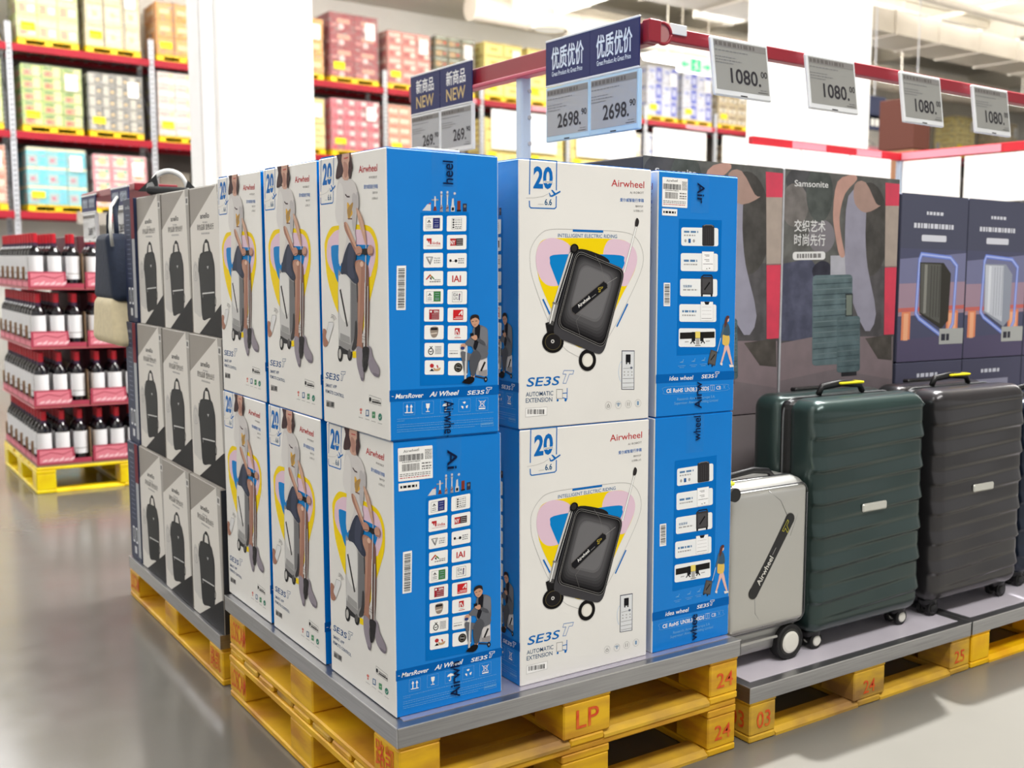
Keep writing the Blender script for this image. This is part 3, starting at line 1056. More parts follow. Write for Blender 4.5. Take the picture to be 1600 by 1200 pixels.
    a.poly([(740, 330), (780, 350), (786, 400), (780, 470), (740, 440), (728, 380)], I((122, 124, 130)), 8, 3)
    a.poly([(690, 330), (726, 318), (722, 420), (700, 500), (678, 480), (690, 420)], I((30, 30, 36)), 9, 3)
    a.poly([(724, 420), (760, 440), (770, 470), (712, 440), (706, 415)], suit2, 10, 3)
    a.poly([(780, 500), (700, 540), (600, 510), (582, 530), (600, 600), (612, 670), (640, 672), (640, 580), (700, 580), (784, 560)], suit, 10, 2)
    a.poly([(700, 500), (650, 560), (664, 690), (694, 690), (720, 600), (740, 550)], suit2, 11, 2)
    a.poly([(664, 690), (694, 690), (688, 712), (666, 712)], sk, 10)
    a.poly([(596, 742), (630, 712), (660, 700), (690, 710), (684, 740), (650, 758), (600, 746)], I((24, 22, 24)), 12, 2)
    a.poly([(652, 262), (690, 244), (716, 258), (720, 292), (710, 318), (688, 334), (668, 318), (656, 292)], sk, 12, 3)
    a.poly([(650, 268), (660, 246), (690, 238), (716, 250), (720, 285), (710, 272), (690, 262), (664, 272), (656, 282)], hairc, 13, 2)
    a.line([(664, 292), (676, 290)], 0.0012, hairc, 14); a.line([(690, 288), (702, 286)], 0.0012, hairc, 14)
    a.line([(680, 316), (692, 314)], 0.001, I((150, 90, 84)), 14)
    a.poly([(664, 396), (700, 392), (706, 420), (690, 430), (664, 414)], sk, 13, 2)
    a.poly([(650, 380), (676, 374), (680, 396), (656, 402)], BLK, 14)
    a.line([(626, 478), (622, 715)], 0.0032, I((214, 212, 210)), 12)
    a.line([(622, 590), (620, 715)], 0.0052, I((180, 178, 176)), 12)
    a.ell(602, 470, 20, 16, sk, 13); a.ell(596, 488, 16, 12, I((50, 66, 120)), 14)
    # name band and pictograms
    a.poly([(30, 806), (890, 762), (895, 832), (40, 892)], I((0, 96, 176)), 1)
    a.line([(58, 850), (72, 851)], 0.001, WHT, 2)
    a.text('MarsRover', (86, 866), (300, 856), 34, WHT, 2, 0.25, 0.018)
    a.text('Ai Wheel', (350, 852), (566, 838), 36, WHT, 2, 0.35, 0.02)
    se3s(a, 638, 826, 838, 42, WHT, 2, dy=-10)
    lb = I((120, 180, 225))
    for i, (x0, y0) in enumerate(((150, 898), (294, 888), (436, 880), (576, 872), (710, 864))):
        x1, y1 = x0 + 88, y0 + 90
        a.line(spline([(x0 + 8, y0), (x1 - 8, y0 - 4), (x1, y0 + 6), (x1, y1 - 8), (x1 - 8, y1), (x0 + 8, y1 + 4), (x0, y1 - 6), (x0, y0 + 8)], 2), 0.0005, lb, 2, True)
        cx, cy = (x0 + x1) / 2, (y0 + y1) / 2
        if i == 0:
            for s in (-16, 16):
                a.line([(cx + s, cy + 24), (cx + s, cy - 18)], 0.0022, WHT, 3)
                a.poly([(cx + s - 11, cy - 12), (cx + s, cy - 34), (cx + s + 11, cy - 12)], WHT, 3)
            a.line([(cx - 30, cy + 30), (cx + 30, cy + 28)], 0.0018, WHT, 3)
        elif i == 1:
            a.poly([(cx - 15, cy - 30), (cx + 15, cy - 31), (cx + 12, cy), (cx + 3, cy + 10), (cx - 3, cy + 10), (cx - 12, cy)], WHT, 3)
            a.line([(cx, cy + 8), (cx, cy + 30)], 0.0016, WHT, 3); a.line([(cx - 13, cy + 31), (cx + 13, cy + 30)], 0.0016, WHT, 3)
        elif i == 2:
            a.poly([(cx - 30, cy - 2), (cx - 20, cy - 18), (cx, cy - 26), (cx + 20, cy - 20), (cx + 30, cy - 4)], WHT, 3)
            a.line([(cx, cy - 6), (cx, cy + 26), (cx - 6, cy + 32), (cx - 12, cy + 26)], 0.0018, WHT, 3)
        elif i == 3:
            for t in range(3):
                an = math.radians(-90 + 120 * t)
                p = [(cx + 27 * math.cos(an + d) * k, cy + 30 * math.sin(an + d) * k) for d, k in ((-0.62, 1), (0.1, 1), (0.42, 0.9), (0.05, 0.42), (-0.4, 0.5))]
                a.poly(p, WHT, 3)
        else:
            a.line([(cx - 16, cy - 22), (cx - 10, cy + 18), (cx + 10, cy + 17), (cx + 16, cy - 23), (cx - 16, cy - 22)], 0.001, WHT, 3)
            a.line([(cx - 26, cy - 30), (cx + 24, cy + 20)], 0.001, WHT, 3); a.line([(cx + 26, cy - 32), (cx - 24, cy + 20)], 0.001, WHT, 3)
            a.line([(cx - 22, cy + 32), (cx + 22, cy + 30)], 0.003, WHT, 3)
    for i, y in enumerate((1022, 1037, 1066, 1082, 1103, 1118)):
        x1 = 840 if i in (0, 2, 3, 4) else (160 if i == 1 else 700)
        a.scribble(102, y, x1, y + 3, lb, 2, -56 * (x1 - 102) / 738, i + 3, 0.02)
    a.line([(748, 1050), (842, 1040), (842, 1068), (748, 1076)], 0.0006, lb, 2, True)
    a.scribble(752, 1054, 838, 1064, lb, 2, -8, 9, 0.1)
    return a


def art_cards():
    a = Art([(1026.6, 268.1), (1152.3, 276), (1144.4, 643.4), (1024, 653.8)], BD, BH)
    a.view(1015, 255, 5.3333)
    a.poly([(236, 480), (592, 486), (572, 1600), (220, 1620)], I((0, 110, 194)), 1)
    t1, t2 = I((90, 130, 170)), GR2
    ys = [(552, 706), (768, 918), (982, 1128), (1194, 1340), (1394, 1548)]
    xs = [(254, 562), (250, 558), (246, 554), (240, 546), (236, 540)]
    for i, ((y0, y1), (x0, x1)) in enumerate(zip(ys, xs)):
        a.rect(x0, y0, x1, y1, I((240, 242, 242)), 2, 16)
        if i == 0:
            a.scribble(x0 + 22, y0 + 28, x0 + 140, y0 + 44, t1, 3, 0, 2, .3); a.scribble(x0 + 22, y0 + 60, x0 + 116, y0 + 72, t2, 3, 0, 4, .25)
            a.rect(x0 + 58, y0 + 94, x0 + 78, y0 + 130, I((40, 90, 150)), 3, 4)
            a.ell(x0 + 34, y0 + 112, 9, 14, t2, 3); a.ell(x0 + 104, y0 + 112, 9, 14, t2, 3)
            a.rect(428, 530, 528, 704, I((52, 50, 52)), 4, 10)
            for k in range(5):
                a.line([(440 + k * 19, 556), (440 + k * 19, 690)], 0.0008, I((84, 82, 84)), 5)
            a.line([(440, 536), (455, 528), (505, 528), (520, 540)], 0.002, GR1, 5)
        elif i == 1:
            a.scribble(x0 + 26, y0 + 54, x0 + 136, y0 + 72, t1, 3, 0, 2, .3); a.scribble(x0 + 26, y0 + 88, x0 + 140, y0 + 100, t2, 3, 0, 4, .12)
            a.rect(426, 752, 524, 912, I((250, 250, 250)), 4, 4); a.line([(426, 752), (524, 752), (524, 912), (426, 912)], 0.0005, GR2, 5, True)
            for y in (780, 790, 820, 832):
                a.line([(446 + (y % 20), y), (486, y)], 0.0012, GR1, 5)
            a.line([(436, 856), (516, 856)], 0.0012, GR1, 5); a.ell(466, 896, 4, 5, GR1, 5); a.ell(488, 892, 6, 4, GR1, 5)
        elif i == 2:
            a.text('包装清单', (x0 + 24, y0 + 72), (x0 + 96, y0 + 72), 20, t1, 3, 0, .01); a.scribble(x0 + 24, y0 + 86, x0 + 144, y0 + 98, t2, 3, 0, 6, .2)
            a.rect(416, 962, 518, 1112, I((60, 58, 60)), 4, 8); a.rect(430, 980, 506, 1100, I((78, 76, 78)), 5, 5)
            a.line([(488, 1012), (448, 1070)], 0.0042, I((26, 26, 28)), 6); a.line([(424, 964), (440, 950), (505, 950), (512, 964)], 0.003, BLK, 4)
            a.ell(426, 1118, 8, 12, BLK, 4); a.ell(506, 1118, 8, 12, BLK, 4)
        elif i == 3:
            a.scribble(x0 + 24, y0 + 50, x0 + 140, y0 + 68, t1, 3, 0, 8, .2); a.scribble(x0 + 24, y0 + 86, x0 + 134, y0 + 98, t2, 3, 0, 3, .16)
            a.rect(416, 1172, 518, 1330, I((246, 246, 246)), 4, 4); a.line([(416, 1172), (518, 1172), (518, 1330), (416, 1330)], 0.0005, GR2, 5, True)
            a.poly([(445, 1172), (490, 1172), (480, 1196), (455, 1196)], BLK, 5)
            for k in range(3):
                a.line([(428, 1216 + k * 30), (505, 1216 + k * 30)], 0.0006, GR2, 5)
            a.line([(424, 1310), (505, 1310)], 0.001, GR1, 5)
        else:
            a.line([(258, 1456), (520, 1446)], 0.0165, I((36, 34, 32)), 4)
            a.rect(372, 1420, 412, 1474, I((236, 214, 110)), 5); a.rect(342, 1424, 372, 1500, I((30, 30, 32)), 5, 4); a.rect(412, 1424, 440, 1500, I((30, 30, 32)), 5, 4)
            a.rect(378, 1480, 406, 1526, GR2, 5); a.line([(372, 1536), (414, 1534)], 0.002, GR1, 5)
            a.line([(334, 1518), (350, 1496), (366, 1518)], 0.003, BLK, 5); a.line([(420, 1516), (436, 1494), (448, 1516)], 0.003, BLK, 5)
            a.line([(288, 1506), (316, 1504)], 0.002, GR2, 5); a.line([(460, 1500), (490, 1498)], 0.002, GR2, 5)
    # upright barcode
    a.rect(110, 1018, 164, 1212, WHT, 2, 3)
    a.bars(118, 1030, 158, 1200, 26, BLK, 3, 13, vert=False)
    # walking woman pulling a case
    a.view(1015, 440, 5.3333)
    sk = I((232, 188, 176))
    a.poly([(618, 540), (606, 600), (582, 690), (594, 694), (616, 620), (634, 570)], sk, 3, 2)
    a.poly([(622, 540), (640, 610), (668, 700), (682, 700), (664, 620), (648, 540)], sk, 4, 2)
    a.poly([(604, 455), (650, 460), (656, 510), (642, 546), (600, 540), (596, 500)], I((226, 190, 96)), 5, 3)
    a.poly([(604, 370), (640, 362), (656, 400), (656, 462), (606, 458), (600, 420)], I((66, 90, 108)), 6, 3)
    a.poly([(604, 376), (612, 372), (608, 420), (590, 480), (580, 478), (594, 420)], I((84, 104, 120)), 7, 2)
    a.ell(638, 330, 14, 22, sk, 7)
    a.poly([(624, 312), (640, 298), (654, 306), (650, 322), (640, 330), (632, 372), (614, 400), (614, 350)], I((96, 58, 50)), 8, 2)
    a.poly([(578, 690), (598, 694), (594, 714), (578, 706)], I((230, 226, 220)), 5); a.poly([(652, 704), (688, 708), (690, 724), (658, 728)], I((230, 226, 220)), 5)
    a.line([(582, 486), (554, 596)], 0.002, I((200, 210, 216)), 6)
    a.poly([(500, 582), (554, 600), (536, 716), (474, 694)], I((74, 72, 70)), 6)
    a.poly([(508, 592), (548, 606), (532, 706), (482, 688)], I((92, 90, 88)), 7)
    a.line([(532, 624), (500, 668)], 0.003, BLK, 8)
    a.ell(482, 702, 5, 9, BLK, 6); a.ell(512, 716, 5, 9, BLK, 6)
    lb = I((120, 180, 225))
    for x, y in ((262, 680), (358, 672), (440, 664)):
        a.line([(x - 14, y + 10), (x + 10, y), (x + 14, y - 16)], 0.0012, lb, 2)
        a.line([(x - 12, y + 8), (x + 12, y + 8)], 0.0012, lb, 2)
        a.line([(x - 30, y + 40), (x + 30, y + 36)], 0.0009, lb, 2); a.line([(x - 18, y + 52), (x + 18, y + 50)], 0.0009, lb, 2)
    a.poly([(40, 792), (705, 756), (700, 826), (38, 864)], I((0, 96, 176)), 1)
    a.text('idea wheel', (160, 838), (352, 830), 36, WHT, 2, 0.2, 0.008)
    se3s(a, 424, 572, 820, 42, WHT, 2, dy=-8)
    a.line(spline([(124, 894), (380, 880), (628, 868), (642, 886), (636, 916), (380, 936), (132, 950), (116, 930)], 3), 0.0006, lb, 2, True)
    a.text('CE', (138, 940), (178, 936), 32, WHT, 2, 0, 0.02)
    a.text('RoHS', (192, 936), (270, 932), 32, WHT, 2, 0.1, 0.02)
    a.text('UN38.3', (288, 930), (388, 926), 34, WHT, 2, 0, 0.015)
    a.text('MSDS', (406, 922), (486, 918), 32, WHT, 2, 0.1, 0.015)
    a.frame(500, 876, 530, 918, 0.0006, WHT, 2); a.line([(515, 884), (515, 910)], 0.0026, lb, 2)
    a.text('CB', (548, 912), (584, 910), 30, WHT, 2)
    a.line([(604, 876), (620, 904)], 0.0012, lb, 2); a.line([(620, 876), (604, 904)], 0.0012, lb, 2)
    a.text('Research: Airwheel Europe S.A.', (226, 1002), (536, 978), 22, lb, 2, 0.1)
    a.text('Supervisor: Aiwotto Holding Limited', (202, 1036), (560, 1008), 22, lb, 2, 0.1)
    return a


def art_shipping(frame='lower'):
    """white despatch label, drawn in a 412 x 390 frame"""
    a = Art([(0, 0), (412, 0), (412, 392), (0, 392)], 0.082, 0.096)
    a.rect(2, 2, 410, 300, WHT, 1, 10)
    a.rect(4, 318, 246, 388, WHT, 1, 6)
    a.text('Airwheel', (64, 48), (246, 40), 24, GR1, 2, 0, .01)
    a.bars(16, 66, 300, 122, 40, BLK, 2, 3)
    r = random.Random(4)
    for i in range(7):       # mottled patch where the printed block is
        a.scribble(318, 34 + i * 13, 400, 42 + i * 13, GR1, 2, 0, i, .22)
    a.scribble(50, 128, 260, 136, GR1, 2, 0, 3, .1)
    a.bars(46, 150, 252, 214, 26, GR1, 2, 8)
    for y in (150, 178, 200):
        a.scribble(280, y, 392, y + 12, GR1, 2, 0, y, .25)
    for y in (236, 252, 270):
        a.scribble(20, y, 380, y + 7, GR1 if y < 265 else RED, 2, 0, y, .08)
    a.scribble(24, 342, 220, 364, BLK, 2, 0, 21, .2)
    return a


# which letters of the tape show at the top and at the bottom of the face
def art_tape(top, bottom, down=True):
    a = Art([(0, 0), (60, 0), (60, 620), (0, 620)], 0.06, BH)
    nv = I((14, 30, 66))
    if top:
        s, y0, y1 = top
        if down:
            a.text(s, (18, y0), (18, y1), 24, nv, 1, 0, .01, up=(24, 0))
        else:
            a.text(s, (44, y1), (44, y0), 24, nv, 1, 0, .01, up=(-24, 0))
    if bottom:
        s, y0, y1, dn = bottom
        if dn:
            a.text(s, (18, y0), (18, y1), 24, nv, 1, 0, .01, up=(24, 0))
        else:
            a.text(s, (44, y1), (44, y0), 24, nv, 1, 0, .01, up=(-24, 0))
    return a


def face_M(side, w, d):
    if side == 'front':
        return Matrix.Translation((-w / 2, -d / 2, 0))
    if side == 'back':
        return Matrix.Translation((w / 2, d / 2, 0)) @ Matrix.Rotation(math.pi, 4, 'Z')
    if side == 'left':
        return Matrix.Translation((-w / 2, d / 2, 0)) @ Matrix.Rotation(-math.pi / 2, 4, 'Z')
    return Matrix.Translation((w / 2, -d / 2, 0)) @ Matrix.Rotation(math.pi / 2, 4, 'Z')


_case = art_suitcase().mb.mesh('suitcase_artwork')
_rider = art_rider().mb.mesh('rider_artwork')
_award = art_awards().mb.mesh('awards_artwork')
_cards = art_cards().mb.mesh('feature_artwork')
_ship = art_shipping().mb.mesh('shipping_label')


def carton_body():
    mb = MB()

    def fm(n):
        if abs(n.y) > 0.9:
            return white_card
        if abs(n.x) > 0.9 or abs(n.z) > 0.9:
            return blue_card
        return white_card if abs(n.y) > 0.5 else blue_card
    mb.bbox((-BW / 2, -BD / 2, 0), (BW / 2, BD / 2, BH - 0.002), white_card, 0.0022, fm=fm)
    # closed lid flaps and the seam between them
    mb.box((-BW / 2 + 0.004, -BD / 2 + 0.004, BH - 0.0021), (BW / 2 - 0.004, -0.002, BH - 0.0002), blue_card)
    mb.box((-BW / 2 + 0.004, 0.002, BH - 0.0021), (BW / 2 - 0.004, BD / 2 - 0.004, BH - 0.0002), blue_card)
    return mb.mesh('carton_body')


_body = carton_body()


def link(name, me, parent, M=None):
    o = bpy.data.objects.new(name, me)
    COL.objects.link(o)
    o.parent = parent
    if M is not None:
        o.matrix_local = M
    return o


def luggage_carton(label, loc, rz, faces, tape=None, ship=None, group='blue and white luggage cartons'):
    t = thing('luggage_carton', label, 'box', loc, rz, group)
    link('carton_body', _body, t)
    for side, what in faces:
        me, nm = {'case': (_case, 'suitcase_artwork'), 'rider': (_rider, 'rider_artwork'),
                  'award': (_award, 'awards_artwork'), 'cards': (_cards, 'feature_artwork')}[what]
        link(nm, me, t, face_M(side, BW, BD))
    if tape:
        side, top, bottom, dn, off = tape
        M = face_M(side, BW, BD)
        o = art_tape(top, bottom, dn).mb.build('tape_lettering', t)
        o.matrix_local = M @ Matrix.Translation((BD / 2 - 0.03 + off, -0.0025, 0))
    tp = MB()
    for sx in (-1, 1):
        tp.box((min(0, sx * BW / 2), -0.03, BH - 0.0002), (max(0, sx * (BW / 2 + 0.0004)), 0.03, BH + 0.0004), film('clear_tape', (90, 160, 215), 0.985, 0.12, 0.05))
        x = sx * (BW / 2 + 0.0025)
        tp.box((min(x, x + sx * 0.0002), -0.03, BH - 0.1), (max(x, x + sx * 0.0002), 0.03, BH + 0.0002), film('clear_tape'))
    tp.build('packing_tape', t)
    if ship:
        o = link('shipping_label', _ship, t, face_M(ship, BW, BD) @ Matrix.Translation((0.012, -0.0004, BH - 0.112)))
    return t

# ================================================================== SETTING
# floor: polished concrete
def floor_material():
    m = bpy.data.materials.new('polished_concrete')
    m.use_nodes = True
    nt = m.node_tree
    b = nt.nodes['Principled BSDF']
    tc = nt.nodes.new('ShaderNodeTexCoord')
    n1 = nt.nodes.new('ShaderNodeTexNoise'); n1.inputs['Scale'].default_value = 0.7; n1.inputs['Detail'].default_value = 7
    n2 = nt.nodes.new('ShaderNodeTexNoise'); n2.inputs['Scale'].default_value = 9; n2.inputs['Detail'].default_value = 6
    nt.links.new(tc.outputs['Object'], n1.inputs['Vector']); nt.links.new(tc.outputs['Object'], n2.inputs['Vector'])
    r = nt.nodes.new('ShaderNodeMix'); r.data_type = 'RGBA'
    r.inputs['A'].default_value = tuple(lin(c) for c in (96, 94, 88)) + (1,)
    r.inputs['B'].default_value = tuple(lin(c) for c in (124, 121, 114)) + (1,)
    nt.links.new(n1.outputs['Fac'], r.inputs['Factor'])
    nt.links.new(r.outputs['Result'], b.inputs['Base Color'])
    mr = nt.nodes.new('ShaderNodeMapRange'); mr.inputs['To Min'].default_value = 0.10; mr.inputs['To Max'].default_value = 0.24
    nt.links.new(n2.outputs['Fac'], mr.inputs['Value']); nt.links.new(mr.outputs[0], b.inputs['Roughness'])
    bp = nt.nodes.new('ShaderNodeBump'); bp.inputs['Strength'].default_value = 0.05; bp.inputs['Distance'].default_value = 0.01
    nt.links.new(n2.outputs['Fac'], bp.inputs['Height']); nt.links.new(bp.outputs[0], b.inputs['Normal'])
    b.inputs['Specular IOR Level'].default_value = 0.4
    return m


fl = MB(); fl.box((-30, -16, -0.05), (70, 30, 0), floor_material()); struct(fl, 'floor')
WY = 25.6
wl = MB(); wl.box((-30, WY, 0), (70, WY + 0.2, 9.2), white_wall); struct(wl, 'wall_back')
ce = MB(); ce.box((-30, -16, 9.0), (70, 30, 9.1), ceil_m); struct(ce, 'ceiling')
# soffit along the back wall, steel beams and purlins
tr = MB(); tr.box((-10, 23.2, 7.9), (60, WY, 8.2), ceil_m); struct(tr, 'trim_1')
tr = MB()
for k in range(9):
    x = -2 + k * 7.5
    tr.box((x - 0.14, -4, 8.35), (x + 0.14, WY, 8.39), ceil_m); tr.box((x - 0.02, -4, 8.39), (x + 0.02, WY, 8.96), ceil_m)
    tr.box((x - 0.14, -4, 8.96), (x + 0.14, WY, 9.0), ceil_m)
struct(tr, 'trim_2')
tr = MB()
for k in range(9):
    y = -1 + k * 2.9
    tr.box((-10, y - 0.06, 8.75), (60, y + 0.06, 8.97), ceil_m)
struct(tr, 'trim_3')


def duct(label, pts, w, h, round_=False):
    t = thing('air_duct', label, 'air duct')
    mb = MB()
    fl2 = MB()
    for p, q in zip(pts[:-1], pts[1:]):
        p, q = Vector(p), Vector(q)
        if round_:
            mb.cyl(p, q, w / 2, duct_m, 20)
        else:
            d = (q - p).normalized()
            s = Vector((-d.y, d.x, 0)) * w / 2
            z = Vector((0, 0, h / 2))
            vs = [p - s - z, p + s - z, p + s + z, p - s + z, q - s - z, q + s - z, q + s + z, q - s + z]
            mb.add(vs, [(0, 3, 2, 1), (4, 5, 6, 7), (0, 1, 5, 4), (1, 2, 6, 5), (2, 3, 7, 6), (3, 0, 4, 7)], duct_m)
        L = (q - p).length
        n = int(L / 1.5)
        for k in range(n + 1):
            fl2 = MB()
            c = p + (q - p) * (k / max(n, 1))
            d = (q - p).normalized()
            if round_:
                fl2.cyl(c - d * 0.02, c + d * 0.02, w / 2 + 0.03, duct_m, 20)
            else:
                s = Vector((-d.y, d.x, 0)) * (w / 2 + 0.03)
                z = Vector((0, 0, h / 2 + 0.03))
                a, b = c - d * 0.02, c + d * 0.02
                vs = [a - s - z, a + s - z, a + s + z, a - s + z, b - s - z, b + s - z, b + s + z, b - s + z]
                fl2.add(vs, [(0, 3, 2, 1), (4, 5, 6, 7), (0, 1, 5, 4), (1, 2, 6, 5), (2, 3, 7, 6), (3, 0, 4, 7)], duct_m)
            fl2.build('flange', t)
    mb.build('duct_run', t)
    return t


duct('broad rectangular grey air duct crossing above the 1080 price tag', [(11, 15.5, 6.9), (34, 15.5, 6.9)], 1.3, 0.5)
duct('long rectangular air duct running back above the double price sign', [(13.2, 8, 7.6), (13.2, 21.4, 7.6)], 1.0, 0.55)
duct('round air duct running beneath the ceiling at the far right', [(20, 9, 6.5), (40, 9, 6.5)], 0.8, 0.8, True)
duct('round air duct nearest the back wall under the soffit', [(12, 22.2, 7.45), (45, 22.2, 7.45)], 0.6, 0.6, True)
duct('slanting rectangular duct at the top right by the white column', [(17, 6.5, 7.65), (17, 19.2, 7.65)], 1.2, 0.5)


def pipe(label, pts, r):
    t = thing('ceiling_pipe', label, 'pipe')
    mb = MB(); mb.tube(pts, r, duct_m, 10); mb.build('pipe_run', t)
    for p, q in zip(pts[:-1], pts[1:]):
        p, q = Vector(p), Vector(q)
        for k in range(1, 5):
            mb = MB()
            c = p + (q - p) * k / 5
            mb.cyl(c, c + Vector((0, 0, 8.8 - c.z)), 0.012, duct_m, 6)
            mb.cyl(c - (q - p).normalized() * 0.03, c + (q - p).normalized() * 0.03, r + 0.015, duct_m, 12)
            mb.build('hanger', t)


pipe('thin ceiling pipe level with the bell lamp, running left to right', [(9, 18, 8.15), (40, 18, 8.15)], 0.06)
pipe('ceiling pipe running away to the back wall left of the round ring', [(14.8, 6, 7.95), (14.8, 23, 7.95)], 0.07)
pipe('pale ceiling pipe crossing the top right corner of the hall', [(16, 12.2, 6.6), (44, 12.2, 6.6)], 0.08)
pipe('ceiling pipe running back right of the white column', [(22.5, 6, 7.9), (22.5, 23, 7.9)], 0.06)

# strip lamps under the ceiling (they give light)
lamp_em = mat('lamp_diffuser', (255, 252, 246), 0.5, emit=14, noise=0.01)
for k, (x, y, ln, nm) in enumerate(((19, 20.5, 6, 'long lit strip lamp above the green exit sign'),
                                    (26, 18.5, 7, 'lit strip lamp at the upper right beside the white column'),
                                    (31, 14.5, 8, 'large lit strip lamp in the top right corner'),
                                    (24, 11.5, 5, 'lit strip lamp right of the white column near its top'))):
    t = thing('strip_lamp', nm, 'lamp', (x, y, 6.6), 0, 'strip lamps under the ceiling')
    mb = MB(); mb.bbox((-ln / 2, -0.32, 0), (ln / 2, 0.32, 0.09), ceil_m, 0.02)
    for s in (-1, 1):
        mb.cyl((s * ln * 0.4, 0, 0.08), (s * ln * 0.4, 0, 2.3), 0.015, ceil_m, 6)
    mb.build('housing', t)
    mb = MB(); mb.bbox((-ln / 2 + 0.04, -0.28, -0.05), (ln / 2 - 0.04, 0.28, 0.0), lamp_em, 0.02); mb.build('diffuser', t)

# skylight over the aisle on the left
sk = MB()
sk.box((-8, 9.5, 8.9), (1.9, 24.0, 8.96), mat('skylight_pane', (252, 252, 255), 0.5, emit=9, noise=0.01))
struct(sk, 'window_1')
sk = MB()
for x in (-8, -4.7, -1.4, 1.9):
    sk.box((x - 0.06, 9.4, 8.8), (x + 0.06, 24.1, 8.9), ceil_m)
for y in (9.5, 14.3, 19.1, 24):
    sk.box((-8, y - 0.06, 8.8), (1.9, y + 0.06, 8.9), ceil_m)
struct(sk, 'trim_4')


def column(n, x0, x1, y0, d):
    mb = MB()
    mb.bbox((x0, y0, 0), (x1, y0 + d, 9.0), mat('white_column_paint', (250, 250, 248), 0.6, noise=0.02), 0.02)
    o = struct(mb, 'trim_%d' % n)
    mb = MB(); mb.box((x0 - 0.01, y0 - 0.01, 0), (x1 + 0.01, y0 + d + 0.01, 0.12), grey_card); mb.build('column_base', o)
    mb = MB()
    mb.cyl((x0 - 0.06, y0 + 0.1, 0), (x0 - 0.06, y0 + 0.1, 9), 0.035, mat('white_column_paint'), 12)
    mb.build('downpipe', o)
    return o


column(5, 1.56, 2.29, 6.5, 0.75)
column(6, 7.58, 8.66, 6.5, 0.9)

# bell lamp
t = thing('bell_lamp', 'round white bell-shaped high lamp hanging left of the double price sign', 'lamp', (6.6, 10, 4.25))
mb = MB(); mb.lathe([(0.0, 0.18), (0.05, 0.2), (0.2, 0.1), (0.225, 0.0), (0.215, -0.004), (0.19, 0.09), (0.0, 0.16)][::-1], mat('lamp_enamel', (206, 198, 182), 0.5, noise=0.03), 32)
mb.build('shade', t)
mb = MB(); mb.cyl((0, 0, 0.17), (0, 0, 0.27), 0.075, duct_m, 20); mb.cyl((0, 0, 0.27), (0, 0, 0.33), 0.04, duct_m, 12); mb.build('lamp_socket', t)
mb = MB(); mb.cyl((0, 0, 0.3), (0, 0, 4.7), 0.012, duct_m, 6); mb.build('suspension_rod', t)
mb = MB(); mb.lathe([(0, 0.0), (0.19, 0.01), (0.19, 0.03), (0, 0.03)], mat('lamp_glass', (250, 246, 235), 0.3, emit=0.35, noise=0.01), 28); mb.build('lens', t)

# exit sign
t = thing('exit_sign', 'green running-man exit sign hanging below the ceiling right of the red ring', 'sign', (16.55, 20, 6.25))
mb = MB(); mb.bbox((0, 0, 0), (1.15, 0.06, 0.36), mat('exit_sign_case', (214, 222, 214), 0.4, noise=0.03), 0.01); mb.build('sign_case', t)
a = Art([(0, 0), (115, 0), (115, 36), (0, 36)], 1.15, 0.36)
a.EPS = 0.002
gl = mat('exit_green_light', (20, 225, 110), 0.5, emit=0.9, noise=0.01)
pal = mat('exit_pale_light', (196, 226, 206), 0.5, emit=0.35, noise=0.01)
a.rect(2, 2, 113, 34, pal, 1)
a.rect(42, 2, 73, 34, gl, 2)
a.ell(60, 8, 3, 3, pal, 3)
a.poly([(56, 12), (62, 12), (63, 20), (68, 26), (66, 28), (60, 23), (56, 30), (50, 30), (50, 27), (54, 27), (56, 21), (55, 17), (50, 19), (49, 16)], pal, 3)
a.poly([(10, 18), (22, 9), (22, 15), (34, 15), (34, 21), (22, 21), (22, 27)], gl, 2)
a.poly([(105, 18), (93, 9), (93, 15), (81, 15), (81, 21), (93, 21), (93, 27)], gl, 2)
a.put('sign_face', t, Matrix.Identity(4))
for x in (0.15, 1.0):
    mb = MB()
    mb.cyl((x, 0.03, 0.34), (x, 0.03, 2.7), 0.012, duct_m, 6)
    mb.build('hanging_rod', t)

